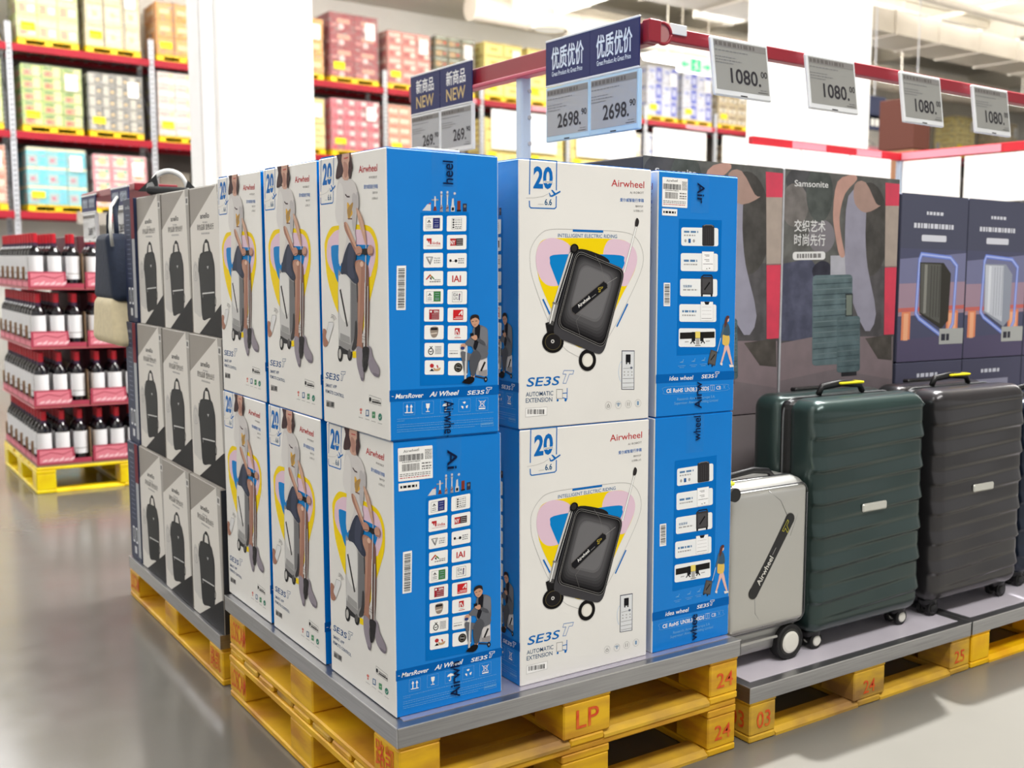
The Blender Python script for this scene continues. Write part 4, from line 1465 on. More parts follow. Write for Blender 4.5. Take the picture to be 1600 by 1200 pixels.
# ================================================================== WAREHOUSE RACK ALONG THE BACK WALL
RY, RX0, BAY = 24.0, 2.68, 2.648
LV = (2.31, 3.91, 5.63)
NB = 15
rack = thing('pallet_rack', 'long red and grey pallet rack along the back wall', 'rack', (0, RY, 0))
for k in range(-1, NB + 1):
    x = RX0 + k * BAY
    mb = MB()
    for y in (0.05, 1.1):
        mb.box((x - 0.05, y - 0.04, 0), (x + 0.05, y + 0.04, 6.05), grey_post)
        for j in range(60):
            mb.box((x - 0.015, y - 0.043, 0.2 + j * 0.1), (x + 0.015, y - 0.04, 0.24 + j * 0.1), black)
    for j in range(6):
        mb.cyl((x, 0.05, 0.3 + j), (x, 1.1, 1.1 + j), 0.015, grey_post, 6)
    mb.build('upright', rack)
pinkstripe = mat('pink_label_strip', (236, 176, 190), 0.5, noise=0.05)
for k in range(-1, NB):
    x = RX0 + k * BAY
    mb = MB(); mb.box((x + 0.03, 1.15, 2.35), (x + BAY - 0.03, 1.17, 5.5), mat('gap_shade', (104, 96, 90), 0.8, noise=0.2, nscale=2))  # added sheet, its dark colour stands in for shade between the loads
    mb.build('shade_sheet', rack)
    for z in LV:
        mb = MB()
        for y in (0.0, 1.1):
            mb = MB()
            mb.bbox((x + 0.05, y - 0.04, z - 0.15), (x + BAY - 0.05, y + 0.02, z), red_rack, 0.008)
            mb.build('shelf_beam', rack)
        if z > 3 and k >= 3 and z > 5:
            for j in range(3):
                mb = MB()
                mb.box((x + 1.45, -0.046, z - 0.135 + j * 0.045), (x + 2.45, -0.04, z - 0.105 + j * 0.045), pinkstripe)
                mb.build('label_strip', rack)
    for z in LV:
        mb = MB()
        mb.box((x + 0.05, 0.02, z - 0.035), (x + BAY - 0.05, 1.08, z - 0.02), grey_post)
        for j in range(9):
            xx = x + 0.2 + j * 0.27
            mb.box((xx, 0.02, z - 0.06), (xx + 0.05, 1.08, z - 0.035), grey_post)
        mb.build('shelf_deck', rack)
# grey ticket holders on the lowest beams
for x, w, m in ((3.75, 0.6, grey_card), (5.75, 0.7, white_board)):
    mb = MB(); mb.box((x, -0.06, 2.08), (x + w, -0.042, 2.34), m); mb.build('ticket_holder', rack)
# white category boards hung under the upper beams
bd_names = ['second', 'third', 'fourth', 'fifth', 'sixth', 'seventh', 'eighth', 'ninth']
for j, k in enumerate((4, 5, 6, 7)):
    x = RX0 + k * BAY
    t = thing('hanging_board', 'blank white board hung under the rack beam, ' + ('leftmost', 'second from the left', 'third from the left', 'rightmost')[j] + ' of four',
              'board', (x + 0.25, RY - 0.035, 4.4), 0, 'white boards under the rack beam')
    mb = MB(); mb.bbox((0, 0, 0), (2.0, 0.03, 1.02), white_board, 0.01); mb.build('board_panel', t)
    for xx in (0.3, 1.7):
        mb = MB()
        mb.cyl((xx, 0.015, 1.0), (xx, 0.015, 1.1), 0.01, grey_post, 6)
        mb.build('hook', t)

wrap = film('shrink_wrap', (214, 212, 208), 0.87, 0.16, 1.0, 6, (1, 1, 6))


def rack_pallet_mesh(w=1.1, d=1.0, h=0.15):
    mb = MB()
    m = yellow_plastic
    for k in range(5):
        x = -w / 2 + k * (w - 0.14) / 4
        mb.box((x, -d / 2, h - 0.03), (x + 0.14, d / 2, h), m)
    for x in (-w / 2, -0.07, w / 2 - 0.14):
        mb.box((x, -d / 2, 0), (x + 0.14, d / 2, h - 0.03), m)
    mb.box((-w / 2, -d / 2, 0), (w / 2, -d / 2 + 0.1, 0.025), m)
    mb.box((-w / 2, -d / 2, h - 0.045), (w / 2, -d / 2 + 0.06, h), m)
    return mb.mesh('yellow_pallet')


RP = rack_pallet_mesh()
CM = {}


def carton_mesh(kind, w, d, h):
    """kind: base colour + list of printed shapes (x0,z0,x1,z1 in 0..1, colour)"""
    key = (id(kind), w, d, h)
    if key in CM:
        return CM[key]
    base, shapes = kind
    mb = MB()
    mb.bbox((-w / 2 + 0.004, -d / 2, 0.002), (w / 2 - 0.004, d / 2, h - 0.004), I(base), 0.006)
    for i, (x0, z0, x1, z1, c) in enumerate(shapes):
        X0, X1 = -w / 2 + 0.01 + x0 * (w - 0.02), -w / 2 + 0.01 + x1 * (w - 0.02)
        y = -d / 2 - 0.0015 * (i + 1)
        if c[0] == 'o':
            cx, cz, rr = (X0 + X1) / 2, (z0 + z1) / 2 * h, (X1 - X0) / 2
            mb.add([(cx + rr * math.cos(t * 0.524), y, cz + rr * math.sin(t * 0.524)) for t in range(12)], [tuple(range(12))], I(c[1:]))
        else:
            mb.add([(X0, y, z0 * h), (X1, y, z0 * h), (X1, y, z1 * h), (X0, y, z1 * h)], [(0, 1, 2, 3)], I(c))
        Y0, Y1 = -d / 2 + x0 * d, -d / 2 + x1 * d
        xx = -w / 2 + 0.004 - 0.0015 * (i + 1)
        if c[0] != 'o':
            mb.add([(xx, Y0, z0 * h), (xx, Y0, z1 * h), (xx, Y1, z1 * h), (xx, Y1, z0 * h)], [(0, 1, 2, 3)], I(c))
    CM[key] = mb.mesh('carton')
    return CM[key]


G = lambda *c: c
KINDS = {
    'green': ((206, 220, 150), [(0, .55, 1, .8, G(230, 226, 180)), (.1, .1, .45, .5, G(190, 160, 130)), (.55, .15, .9, .45, G(238, 236, 225))]),
    'cream': ((232, 216, 178), [(.1, .2, .9, .8, G(240, 228, 196)), (.35, .35, .65, .6, G(220, 196, 150)), (.1, .88, .9, .93, G(196, 170, 120))]),
    'orange': ((222, 150, 60), [(.08, .1, .92, .9, G(230, 166, 84)), (.2, .35, .8, .62, G(240, 206, 160)), (.2, .15, .5, .25, G(190, 110, 40))]),
    'greenred': ((176, 200, 110), [(.1, .1, .6, .55, G(214, 150, 110)), (.6, .1, .95, .9, G(226, 214, 160)), (.1, .65, .55, .9, G(120, 150, 80)), (.2, .2, .4, .45, ('o', 206, 90, 60))]),
    'grey': ((150, 148, 142), [(.05, .1, .48, .9, G(196, 192, 180)), (.55, .2, .95, .85, G(110, 112, 112)), (.6, .3, .9, .6, ('o', 220, 190, 140))]),
    'blush': ((226, 212, 206), [(.05, .2, .95, .45, G(240, 234, 230)), (.1, .6, .7, .8, G(200, 176, 172)), (.7, .55, .95, .9, G(226, 222, 160))]),
    'teal': ((120, 206, 214), [(.05, .1, .55, .6, G(176, 190, 190)), (.15, .2, .4, .5, ('o', 196, 110, 130)), (.6, .1, .95, .9, G(90, 200, 220)), (0, .85, 1, 1, G(236, 230, 190))]),
    'floral': ((238, 150, 160), [(.1, .1, .9, .9, G(250, 222, 214)), (.25, .2, .75, .8, ('o', 246, 206, 150)), (.1, .5, .3, .8, ('o', 240, 130, 150)), (.62, .6, .9, .9, ('o', 150, 196, 170))]),
    'red': ((150, 50, 62), [(.3, .35, .85, .65, G(216, 150, 130)), (.05, .1, .3, .3, G(200, 120, 120)), (.35, .08, .6, .2, ('o', 236, 190, 190))]),
    'rose': ((206, 130, 120), [(.1, .55, .9, .85, G(232, 190, 176)), (.1, .1, .5, .45, G(182, 88, 84)), (.6, .15, .9, .45, G(236, 220, 205))]),
    'olive': ((92, 90, 62), [(.1, .15, .55, .6, G(190, 150, 96)), (.6, .2, .95, .6, G(130, 100, 60)), (.1, .75, .9, .9, G(186, 196, 176)), (.65, .3, .85, .5, ('o', 200, 70, 50))]),
    'pineapple': ((232, 214, 140), [(.08, .1, .92, .85, G(240, 226, 150)), (.3, .35, .7, .6, G(214, 186, 110)), (.1, .88, .9, .95, G(180, 150, 90))]),
    'pink': ((206, 110, 126), [(.1, .1, .5, .5, G(222, 74, 96)), (.5, .5, .95, .9, G(240, 214, 214)), (.55, .1, .9, .4, G(170, 60, 80))]),
    'salmon': ((226, 166, 140), [(.1, .2, .9, .6, G(246, 214, 190)), (.1, .7, .9, .9, G(206, 120, 96))]),
    'bluewhite': ((226, 228, 240), [(.55, .05, .95, .95, G(90, 104, 206)), (.1, .6, .45, .8, G(160, 170, 226)), (.65, .3, .85, .7, G(210, 214, 240))]),
    'tan': ((206, 186, 146), [(.1, .15, .9, .4, G(238, 230, 210)), (.15, .55, .85, .75, G(120, 96, 66)), (.4, .2, .6, .36, G(90, 80, 70))]),
}
YTAG = I((250, 232, 40))


def rack_load(kind, desc, x, z, w, h, cols, rows, d=1.0, straps=False, sheet=True, wrapm=True, y=RY + 0.55, pallet=True, sc=1.0, cat='pallet load'):
    t = thing('pallet_load', desc, cat, (x, y, z))
    z0 = 0
    if pallet:
        o = link('yellow_pallet', RP, t)
        o.scale = (w / 1.1, d / 1.0, 1)
        z0 = 0.15
    cw, chh = w / cols, (h - z0) / rows
    me = carton_mesh(KINDS[kind], cw, d * 0.98, chh)
    for i in range(cols):
        for j in range(rows):
            link('carton', me, t, Matrix.Translation((-w / 2 + cw * (i + .5) + random.uniform(-.006, .006), random.uniform(-.012, .012), z0 + chh * j)))
    if straps:
        for k in (-0.18, 0.2):
            mb = MB()
            mb.box((k * w, -d / 2 - 0.02, z0), (k * w + 0.02, -d / 2 - 0.014, h + 0.008), black)
            mb.box((k * w, -d / 2 - 0.02, h), (k * w + 0.02, d / 2, h + 0.008), black)
            mb.build('strap', t)
    if wrapm:
        mb = MB()
        mb.bbox((-w / 2 - 0.015, -d / 2 - 0.03, z0 - 0.03), (w / 2 + 0.015, d / 2 + 0.02, h + 0.015), wrap, 0.03)
        mb.build('shrink_wrap', t)
    mb = MB(); mb.box((-w * 0.44, -d / 2 - 0.04, z0 + h * 0.1), (-w * 0.22, -d / 2 - 0.035, z0 + h * 0.2), YTAG)
    mb.box((-w * 0.42, -d / 2 - 0.0405, z0 + h * 0.13), (-w * 0.26, -d / 2 - 0.04, z0 + h * 0.14), GR1)
    mb.build('yellow_ticket', t)
    if sheet:
        mb = MB(); mb.box((w * 0.22, -d / 2 - 0.04, h * 0.66), (w * 0.42, -d / 2 - 0.035, h * 0.9), WHT)
        for q in range(4):
            mb.box((w * 0.25, -d / 2 - 0.0405, h * (0.7 + q * 0.04)), (w * 0.37, -d / 2 - 0.04, h * (0.71 + q * 0.04)), GR2)
        mb.build('paper_sheet', t)
    return t


def bx(k, f):
    return RX0 + k * BAY + f


T5, T3, T2 = LV[2], LV[1], LV[0]
LW = 1.04
rack_load('greenred', 'sliver of a colourful carton load at the far left edge, middle shelf', bx(-1, 1.98), T3, LW, 1.4, 3, 5)
rack_load('cream', 'sliver of a pale carton load at the far left edge, upper shelf', bx(-1, 1.98), T5, LW, 1.4, 3, 4)
rack_load('salmon', 'sliver of an orange carton load at the far left edge, lowest shelf', bx(-1, 1.98), T2, LW, 1.3, 3, 4)
rack_load('green', 'pale green wrapped carton load on the upper shelf at the far left', bx(0, 0.72), T5, 1.1, 1.5, 3, 3)
rack_load('cream', 'cream carton load with thin black straps on the upper shelf', bx(0, 1.93), T5, LW, 1.5, 3, 3, straps=True)
rack_load('greenred', 'green and orange carton load on the middle shelf at the far left', bx(0, 0.74), T3, 1.1, 1.35, 3, 5)
rack_load('grey', 'grey and black printed carton load on the middle shelf', bx(0, 1.93), T3, LW, 1.32, 4, 5)
rack_load('teal', 'turquoise carton load on the lowest shelf at the far left', bx(0, 0.76), T2, 1.1, 1.3, 3, 3)
rack_load('floral', 'pink floral carton load on the lowest shelf', bx(0, 1.96), T2, LW, 1.25, 3, 4)
rack_load('orange', 'orange wrapped carton load with black straps left of the first column', bx(1, 0.66), T5, 1.06, 1.25, 3, 3, straps=True)
rack_load('blush', 'white and blush wrapped carton load on the middle shelf left of the first column', bx(1, 0.64), T3, 1.06, 1.5, 3, 5)
rack_load('orange', 'orange and cream carton load peeping out right of the first column, upper shelf', bx(2, 0.62), T5, LW, 1.4, 3, 3)
rack_load('pineapple', 'yellow carton load peeping out right of the first column, middle shelf', bx(2, 0.62), T3, LW, 1.3, 3, 4)
rack_load('red', 'tall dark red carton load on the upper shelf', bx(2, 1.9), T5, 1.2, 1.62, 2, 4)
rack_load('pink', 'pink and crimson carton load on the middle shelf below the dark red load', bx(2, 1.9), T3, 1.2, 1.35, 4, 5)
rack_load('rose', 'brick pink carton load on the upper shelf beside the dark red load', bx(3, 0.66), T5, 1.14, 1.4, 3, 4)
rack_load('salmon', 'pale pink carton load on the middle shelf behind the left NEW sign', bx(3, 0.66), T3, 1.14, 1.35, 4, 5)
rack_load('olive', 'dark green and brown carton load on the upper shelf above the NEW signs', bx(3, 1.9), T5, 1.12, 1.45, 3, 5)
rack_load('pineapple', 'yellow carton load directly left of the pale blue post, upper shelf', bx(4, 0.66), T5, 1.12, 1.5, 2, 4, wrapm=False)
rack_load('pineapple', 'yellow carton load on the middle shelf directly left of the pale blue post', bx(4, 0.66), T3, 1.12, 1.3, 2, 4, wrapm=False)
rack_load('pineapple', 'yellow carton load directly right of the pale blue post, upper shelf', bx(4, 1.95), T5, 1.12, 1.5, 2, 4, wrapm=False)
rack_load('pineapple', 'yellow carton load on the middle shelf under the left 2698 price tag', bx(4, 1.95), T3, 1.12, 1.3, 2, 4, wrapm=False)
rack_load('pineapple', 'yellow carton load under the right 2698 price tag, middle shelf', bx(5, 0.66), T3, 1.12, 1.3, 2, 4, wrapm=False)
rack_load('blush', 'white wrapped carton load on the middle shelf below the price tags', bx(5, 1.95), T3, 1.12, 1.3, 3, 4)
rack_load('bluewhite', 'white and blue wrapped load on the upper shelf right of the double price sign', bx(6, 0.64), T5, 1.12, 1.55, 2, 3)
rack_load('bluewhite', 'second white and blue load from the double price sign, upper shelf', bx(6, 1.95), T5, 1.12, 1.5, 2, 3)
rack_load('bluewhite', 'white and blue load on the middle shelf right of the double price sign', bx(6, 0.64), T3, 1.12, 1.35, 2, 3)
rack_load('tan', 'tan carton load directly under the 1080 price tag', bx(7, 0.7), T5, 1.15, 1.4, 3, 4)
rack_load('tan', 'tan carton load right of the 1080 price tag', bx(7, 1.98), T5, 1.15, 1.4, 3, 4)
rack_load('tan', 'tan carton load on the middle shelf between two white boards', bx(7, 1.3), T3, 1.15, 1.3, 3, 4)
rack_load('bluewhite', 'blue and white load beside the second column', bx(8, 0.66), T5, 1.15, 1.7, 2, 4)
rack_load('pineapple', 'pale yellow load on the upper shelf right of the second column', bx(11, 1.6), T5, 1.15, 1.5, 2, 4)
rack_load('cream', 'cream load on the upper shelf in the distance at the far right', bx(12, 1.6), T5, 1.15, 1.5, 2, 4)
# grey cartons on the floor level against the wall
gb = thing('grey_carton_pile', 'grey cartons stacked at the back wall below the middle shelf', 'boxes', (bx(1, 0.2), RY + 0.6, T2))
for i in range(3):
    for j in range(2):
        mb = MB(); mb.bbox((0.02, 0, 0.0), (0.66, 0.5, 0.5), mat('drab_card', (150, 142, 130), 0.8, noise=0.1), 0.01)
        o = mb.build('carton', gb); o.location = (i * 0.7, 0, j * 0.51)

# ================================================================== PALLETS AND TRAYS
def wood_pallet(label, loc, L=0.985, Wd=1.205, h=0.147, wood=None, wood2=None, rz=0, group='yellow wooden pallets'):
    """L along X, Wd along Y; origin at the near corner on the floor"""
    wood = wood or yellow_wood
    wood2 = wood2 or yellow_worn
    t = thing('wooden_pallet', label, 'pallet', loc, rz, group)
    tb, td, ts = 0.02, 0.018, 0.02
    zb = tb
    zt = h - td - ts
    rr = random.Random(hash(label) % 1000 if False else sum(map(ord, label)))
    # bottom boards
    for x0, x1 in ((0, 0.1), (L / 2 - 0.05, L / 2 + 0.05), (L - 0.1, L)):
        mb = MB(); mb.bbox((x0, 0, 0), (x1, Wd, tb), wood, 0.004); mb.build('bottom_board', t)
    for y0, y1 in ((0.0, 0.1), (Wd - 0.1, Wd)):
        for x0, x1 in ((0.1, L / 2 - 0.05), (L / 2 + 0.05, L - 0.1)):
            mb = MB(); mb.prism([(y0, 0), (y1, 0), (y1, tb * 0.4), (y1 - 0.015, tb), (y0 + 0.015, tb), (y0, tb * 0.4)], 0, x0, x1, wood2)
            mb.build('bottom_board', t)
    # blocks
    for x0, x1 in ((0, 0.1), (L / 2 - 0.07, L / 2 + 0.07), (L - 0.1, L)):
        for y0, y1 in ((0, 0.14), (Wd / 2 - 0.08, Wd / 2 + 0.08), (Wd - 0.14, Wd)):
            mb = MB(); mb.bbox((x0 + 0.001, y0 + 0.001, zb), (x1 - 0.001, y1 - 0.001, zt), wood, 0.004)
            mb.build('block', t)
        mb = MB(); mb.bbox((x0, 0, zt), (x1, Wd, zt + ts), wood, 0.003); mb.build('stringer_board', t)
    # deck boards run along X, narrow gaps between them
    n = 9
    step = (Wd + 0.022) / n
    for k in range(n):
        y0 = k * step
        mb = MB(); mb.bbox((rr.uniform(0, 0.006), y0, h - td), (L - rr.uniform(0, 0.006), y0 + step - 0.022, h), wood2 if k % 2 else wood, 0.004)
        mb.build('deck_board', t)
    return t


def stencil(t, s, side, a, z, h, w):
    """red stencilled marking; side 'x' = face towards -X, 'y' = face towards -Y; a = start along the face"""
    A = Art([(0, 0), (w * 1000, 0), (w * 1000, h * 1000), (0, h * 1000)], w, h)
    A.text(s, (4, h * 880), (w * 1000 - 4, h * 880), h * 680, red_stencil, 1, 0, 0.006)
    o = A.mb.build('stencil_marking', t)
    if side == 'y':
        o.matrix_local = Matrix.Translation((a, 0, z))
    else:
        o.matrix_local = Matrix.Translation((0, a, z)) @ Matrix.Rotation(-math.pi / 2, 4, 'Z')
    return o


def tray(label, x0, y0, x1, y1, zt, lip=0.045, liner=None, group='brushed steel display trays'):
    t = thing('steel_display_tray', label, 'tray', (x0, y0, 0), 0, group)
    w, d = x1 - x0, y1 - y0
    mb = MB()
    th = 0.002
    mb.bbox((0, 0, zt - th), (w, d, zt), steel, 0.0009)
    for a, b in (((0, 0, zt - lip), (w, th, zt - th)), ((0, d - th, zt - lip), (w, d, zt - th)),
                 ((0, 0, zt - lip), (th, d, zt - th)), ((w - th, 0, zt - lip), (w, d, zt - th))):
        mb.box(a, b, steel)
    mb.build('tray_sheet', t)
    mb = MB()
    e = 0.0022
    for a, b in (((-0.0006, -0.0006, zt - e), (w, 0.0012, zt + 0.0005)), ((-0.0006, 0, zt - e), (0.0012, d, zt + 0.0005)),
                 ((-0.0006, -0.0006, zt - lip), (0.0008, 0.0008, zt))):
        mb.box(a, b, steel_dark)
    mb.build('bright_edge', t)
    if liner:
        l0, l1, l2, l3, m = liner
        mb = MB(); mb.box((l0, l1, zt + 0.0003), (w - l2, d - l3, zt + 0.0015), m); mb.build('liner_sheet', t)
    return t


# central display: two pallets and a tray
p1 = wood_pallet('lower of the two stacked yellow pallets under the central luggage boxes', (0, 0.003, 0), group='pallets of the central display')
p2 = wood_pallet('upper of the two stacked yellow pallets, directly under the central steel tray', (0.002, 0.0, 0.1472), group='pallets of the central display')
for t, s1 in ((p1, 'LOSCAM'), (p2, 'LOSCAM')):
    stencil(t, 'LOSCAM', 'x', 1.19, 0.03, 0.085, 0.14)
    stencil(t, '24', 'y', 0.905, 0.035, 0.06, 0.065)
stencil(p2, 'LP', 'y', 0.455, 0.035, 0.07, 0.075)
stencil(p2, '路凯', 'x', 0.13, 0.03, 0.085, 0.11)
stencil(p1, '路凯', 'x', 0.13, 0.03, 0.085, 0.11)
tray('brushed steel tray carrying the blue and white luggage boxes', -0.003, -0.003, 0.992, 1.225, 0.31,
     liner=(0.03, 0.03, 0.01, 0.01, mat('tray_mirror_film', (196, 192, 206), 0.08, 0.6, noise=0.05)))
# left display
p = wood_pallet('yellow pallet under the grey and white backpack boxes', (0.003, 1.292, 0), wood=yellow_wood)
stencil(p, '路凯', 'x', 0.13, 0.03, 0.085, 0.11); stencil(p, 'LOSCAM', 'x', 1.19, 0.03, 0.085, 0.13)
tray('steel tray under the backpack boxes', -0.002, 1.288, 0.985, 2.47, 0.165, liner=(0.02, 0.02, 0.02, 0.02, mat('dark_liner', (70, 72, 76), 0.25, noise=0.1)))
# right displays
p = wood_pallet('weathered yellow pallet under the silver and green suitcases', (1.035, 0.0, 0), wood=yellow_worn)
stencil(p, '03', 'y', 0.022, 0.03, 0.07, 0.06); stencil(p, '24', 'y', 0.46, 0.03, 0.06, 0.06); stencil(p, '25', 'y', 0.9, 0.03, 0.06, 0.06)
stencil(p, '1 03', 'x', 0.13, 0.03, 0.07, 0.11)
lin_m = (0.03, 0.035, 0.03, 0.03, liner_m)
tray('steel tray with pale liner under the silver and green suitcases', 1.03, -0.003, 2.018, 1.21, 0.163, liner=lin_m)
yb = mat('bright_yellow_wood', (250, 200, 0), 0.5, noise=0.3, alt=(226, 160, 10))
wood_pallet('bright yellow pallet under the black ribbed suitcase', (2.03, 0.0, 0), wood=yb, wood2=yb)
tray('steel tray with pale liner under the black ribbed suitcase', 2.025, -0.003, 3.013, 1.21, 0.163, liner=lin_m)
wood_pallet('bright yellow pallet at the right edge of the picture', (3.025, 0.0, 0), wood=yb, wood2=yb)
tray('steel tray at the right edge of the picture', 3.02, -0.003, 4.008, 1.21, 0.163, liner=lin_m)

# ================================================================== BLUE AND WHITE LUGGAGE CARTONS
z1, z2 = 0.3116, 0.3116 + BH + 0.001
Y0 = 0.049
HP = math.pi / 2
aw = [('back', 'rider'), ('left', 'award')]
XA = 0.0166 + BD / 2
luggage_carton('top near luggage box, award badges on its blue side, no white label',
               (XA - 0.005, Y0 + BW / 2 - 0.004, z2), HP, aw, tape=('left', ('heel', 20, 70), ('Airwhe', 540, 614, True), False, 0.006))
luggage_carton('bottom near luggage box, white label above the award badges on its blue side',
               (XA + 0.002, Y0 + BW / 2, z1), HP, aw, tape=('left', ('Ai', 30, 74), ('Airwh', 520, 604, False), True, 0.008), ship='left')
luggage_carton('top luggage box in the middle of the left-hand row of rider pictures', (XA, 0.463 + BW / 2 - 0.01, z2), HP, aw)
luggage_carton('bottom luggage box in the middle of the left-hand row of rider pictures', (XA, 0.463 + BW / 2, z1), HP, aw)
luggage_carton('top luggage box at the far end of the rider-picture row, next to the backpack boxes', (XA, 0.8665 + BW / 2 - 0.01, z2), HP, aw)
luggage_carton('bottom luggage box at the far end of the rider-picture row, next to the backpack boxes', (XA, 0.8665 + BW / 2, z1), HP, aw)
XC = 0.333
cf = [('front', 'case'), ('left', 'award')]
luggage_carton('top luggage box whose white front shows the dark tilted suitcase', (XC + BW / 2 - 0.002, Y0 + BD / 2, z2), 0, cf)
luggage_carton('bottom luggage box whose white front shows the dark tilted suitcase', (XC + BW / 2, Y0 + BD / 2, z1), 0, cf)
XE = 0.7265
ef = [('right', 'cards'), ('front', 'case')]
luggage_carton('top right luggage box, blue side with five white feature cards and a white label', (XE + BD / 2 + 0.002, Y0 + BW / 2, z2), -HP, ef,
               tape=('right', ('Air', 24, 76), ('Airw', 535, 606, False), True, 0.004), ship='right')
luggage_carton('bottom right luggage box, blue side with five white feature cards, no white label', (XE + BD / 2, Y0 + BW / 2, z1), -HP, ef,
               tape=('right', ('wheel', 4, 70), ('whee', 540, 612, False), False, 0.004))
# the low bar of lettering on the tape of the upper-left box runs upwards: handled by direction flags
luggage_carton('bottom hidden luggage box behind the right-hand column of boxes', (XE + BD / 2, 0.463 + BW / 2, z1), -HP, [('front', 'case')])
luggage_carton('top luggage box behind the right-hand column of boxes, mostly hidden', (XE + BD / 2, 0.463 + BW / 2, z2), -HP, [('front', 'case')])

# small white notice lying on the near top box
mb = MB(); mb.bbox((0.09, 0.06, z2 + BH + 0.0002), (0.19, 0.14, z2 + BH + 0.006), WHT, 0.001)
tag(mb.build('paper_notice'), 'small white paper lying on top of the near luggage box', 'paper')

# ================================================================== BACKPACK CARTONS
AW_, AD_, AH_ = 0.338, 0.2, 0.4575


def art_backpack():
    a = Art([(287.9, 300.9), (335.8 + 1.5, 293.5), (344 + 1.5, 536), (293, 524)], AW_, AH_)
    a.view(280, 280, 4.444)
    lt, dk = I((226, 222, 215)), I((38, 38, 40))
    strip = I((176, 172, 166))
    a.poly([(226, 60), (262, 55), (292, 1140), (276, 1137)], strip, 1)
    a.poly([(226, 66), (236, 200), (246, 400), (272, 870), (100, 1095), (58, 1085), (38, 352)], lt, 2)
    a.poly([(102, 1094), (276, 868), (290, 870), (298, 1145)], dk, 3)
    a.rect(232, 118, 256, 176, I((214, 212, 208)), 3); a.rect(237, 130, 250, 164, GR1, 4)
    a.poly([(62, 600), (94, 610), (106, 720), (118, 960), (80, 950), (60, 900)], I((206, 203, 198)), 3, 3)
    a.line(spline([(62, 640), (76, 600), (92, 640), (90, 700), (70, 710)], 4), 0.0022, GR2, 4, True)
    a.line([(78, 650), (79, 700)], 0.003, GR1, 5)
    a.text('anello', (113, 292), (176, 286), 34, I((60, 58, 58)), 3, 0, 0.02)
    a.scribble(130, 312, 162, 323, GR2, 3, -1, 4, .3)
    a.text('背包品质 型色出行', (90, 368), (208, 360), 34, I((84, 80, 78)), 3, 0, 0.01)
    a.scribble(120, 386, 180, 398, GR2, 3, -2, 5, .14)
    # backpack
    bk, bk2 = I((42, 43, 44)), I((54, 55, 56))
    a.poly([(126, 528), (132, 470), (148, 432), (158, 430), (172, 450), (186, 520), (172, 520), (162, 456), (144, 456), (140, 524)], bk, 4)
    a.poly([(112, 530), (140, 516), (188, 514), (204, 560), (216, 640), (218, 860), (212, 970), (170, 984), (126, 992), (114, 860), (104, 700), (98, 640), (104, 570)], bk, 5, 3)
    a.poly([(114, 545), (190, 525), (208, 640), (210, 780), (118, 790), (108, 660)], bk2, 6, 3)
    a.line([(126, 806), (212, 800)], 0.0045, I((206, 206, 204)), 7)
    a.line([(128, 806), (129, 832)], 0.003, I((200, 200, 198)), 7)
    a.poly([(158, 616), (172, 614), (166, 638)], I((190, 190, 190)), 7)
    a.line([(214, 820), (224, 850), (222, 890), (214, 900)], 0.005, bk, 4)
    a.line([(100, 560), (98, 650)], 0.006, bk, 4)
    return a


bp_art = art_backpack().mb.mesh('backpack_artwork')
navy_card = mat('navy_card', (46, 54, 82), 0.5, spec=0.2, noise=0.06)
mb = MB()
top_m = mat('dark_card_edge', (44, 44, 46), 0.5, noise=0.1)


def fmA(n):
    if abs(n.x) > 0.9:
        return top_m
    return grey_card


mb.bbox((-AW_ / 2, -AD_ / 2, 0), (AW_ / 2, AD_ / 2, AH_ - 0.002), grey_card, 0.002, fm=fmA)
mb.box((-AW_ / 2 + 0.003, -AD_ / 2 + 0.003, AH_ - 0.0021), (AW_ / 2 - 0.003, -0.002, AH_ - 0.0003), grey_card)
mb.box((-AW_ / 2 + 0.003, 0.002, AH_ - 0.0021), (AW_ / 2 - 0.003, AD_ / 2 - 0.003, AH_ - 0.0003), grey_card)
bp_body = mb.mesh('carton_body')
pos_w = ['nearest the luggage boxes', 'in the middle of its row', 'farthest from the luggage boxes']
tier_w = ['bottom', 'middle', 'top']
for r in range(3):
    X = 0.008 + r * 0.011
    for c in range(3):
        y = 1.272 + 0.0 * r + c * 0.343 + AW_ / 2 - (0.01 * r)
        t = thing('backpack_carton', '%s-row grey and white backpack box, %s' % (tier_w[r], pos_w[c]), 'box',
                  (X + AD_ / 2 + random.uniform(0, .003), y, 0.167 + r * (AH_ + 0.0005)), -HP + random.uniform(-.006, .006), 'grey and white backpack boxes')
        link('carton_body', bp_body, t)
        link('backpack_artwork', bp_art, t, face_M('front', AW_, AD_))
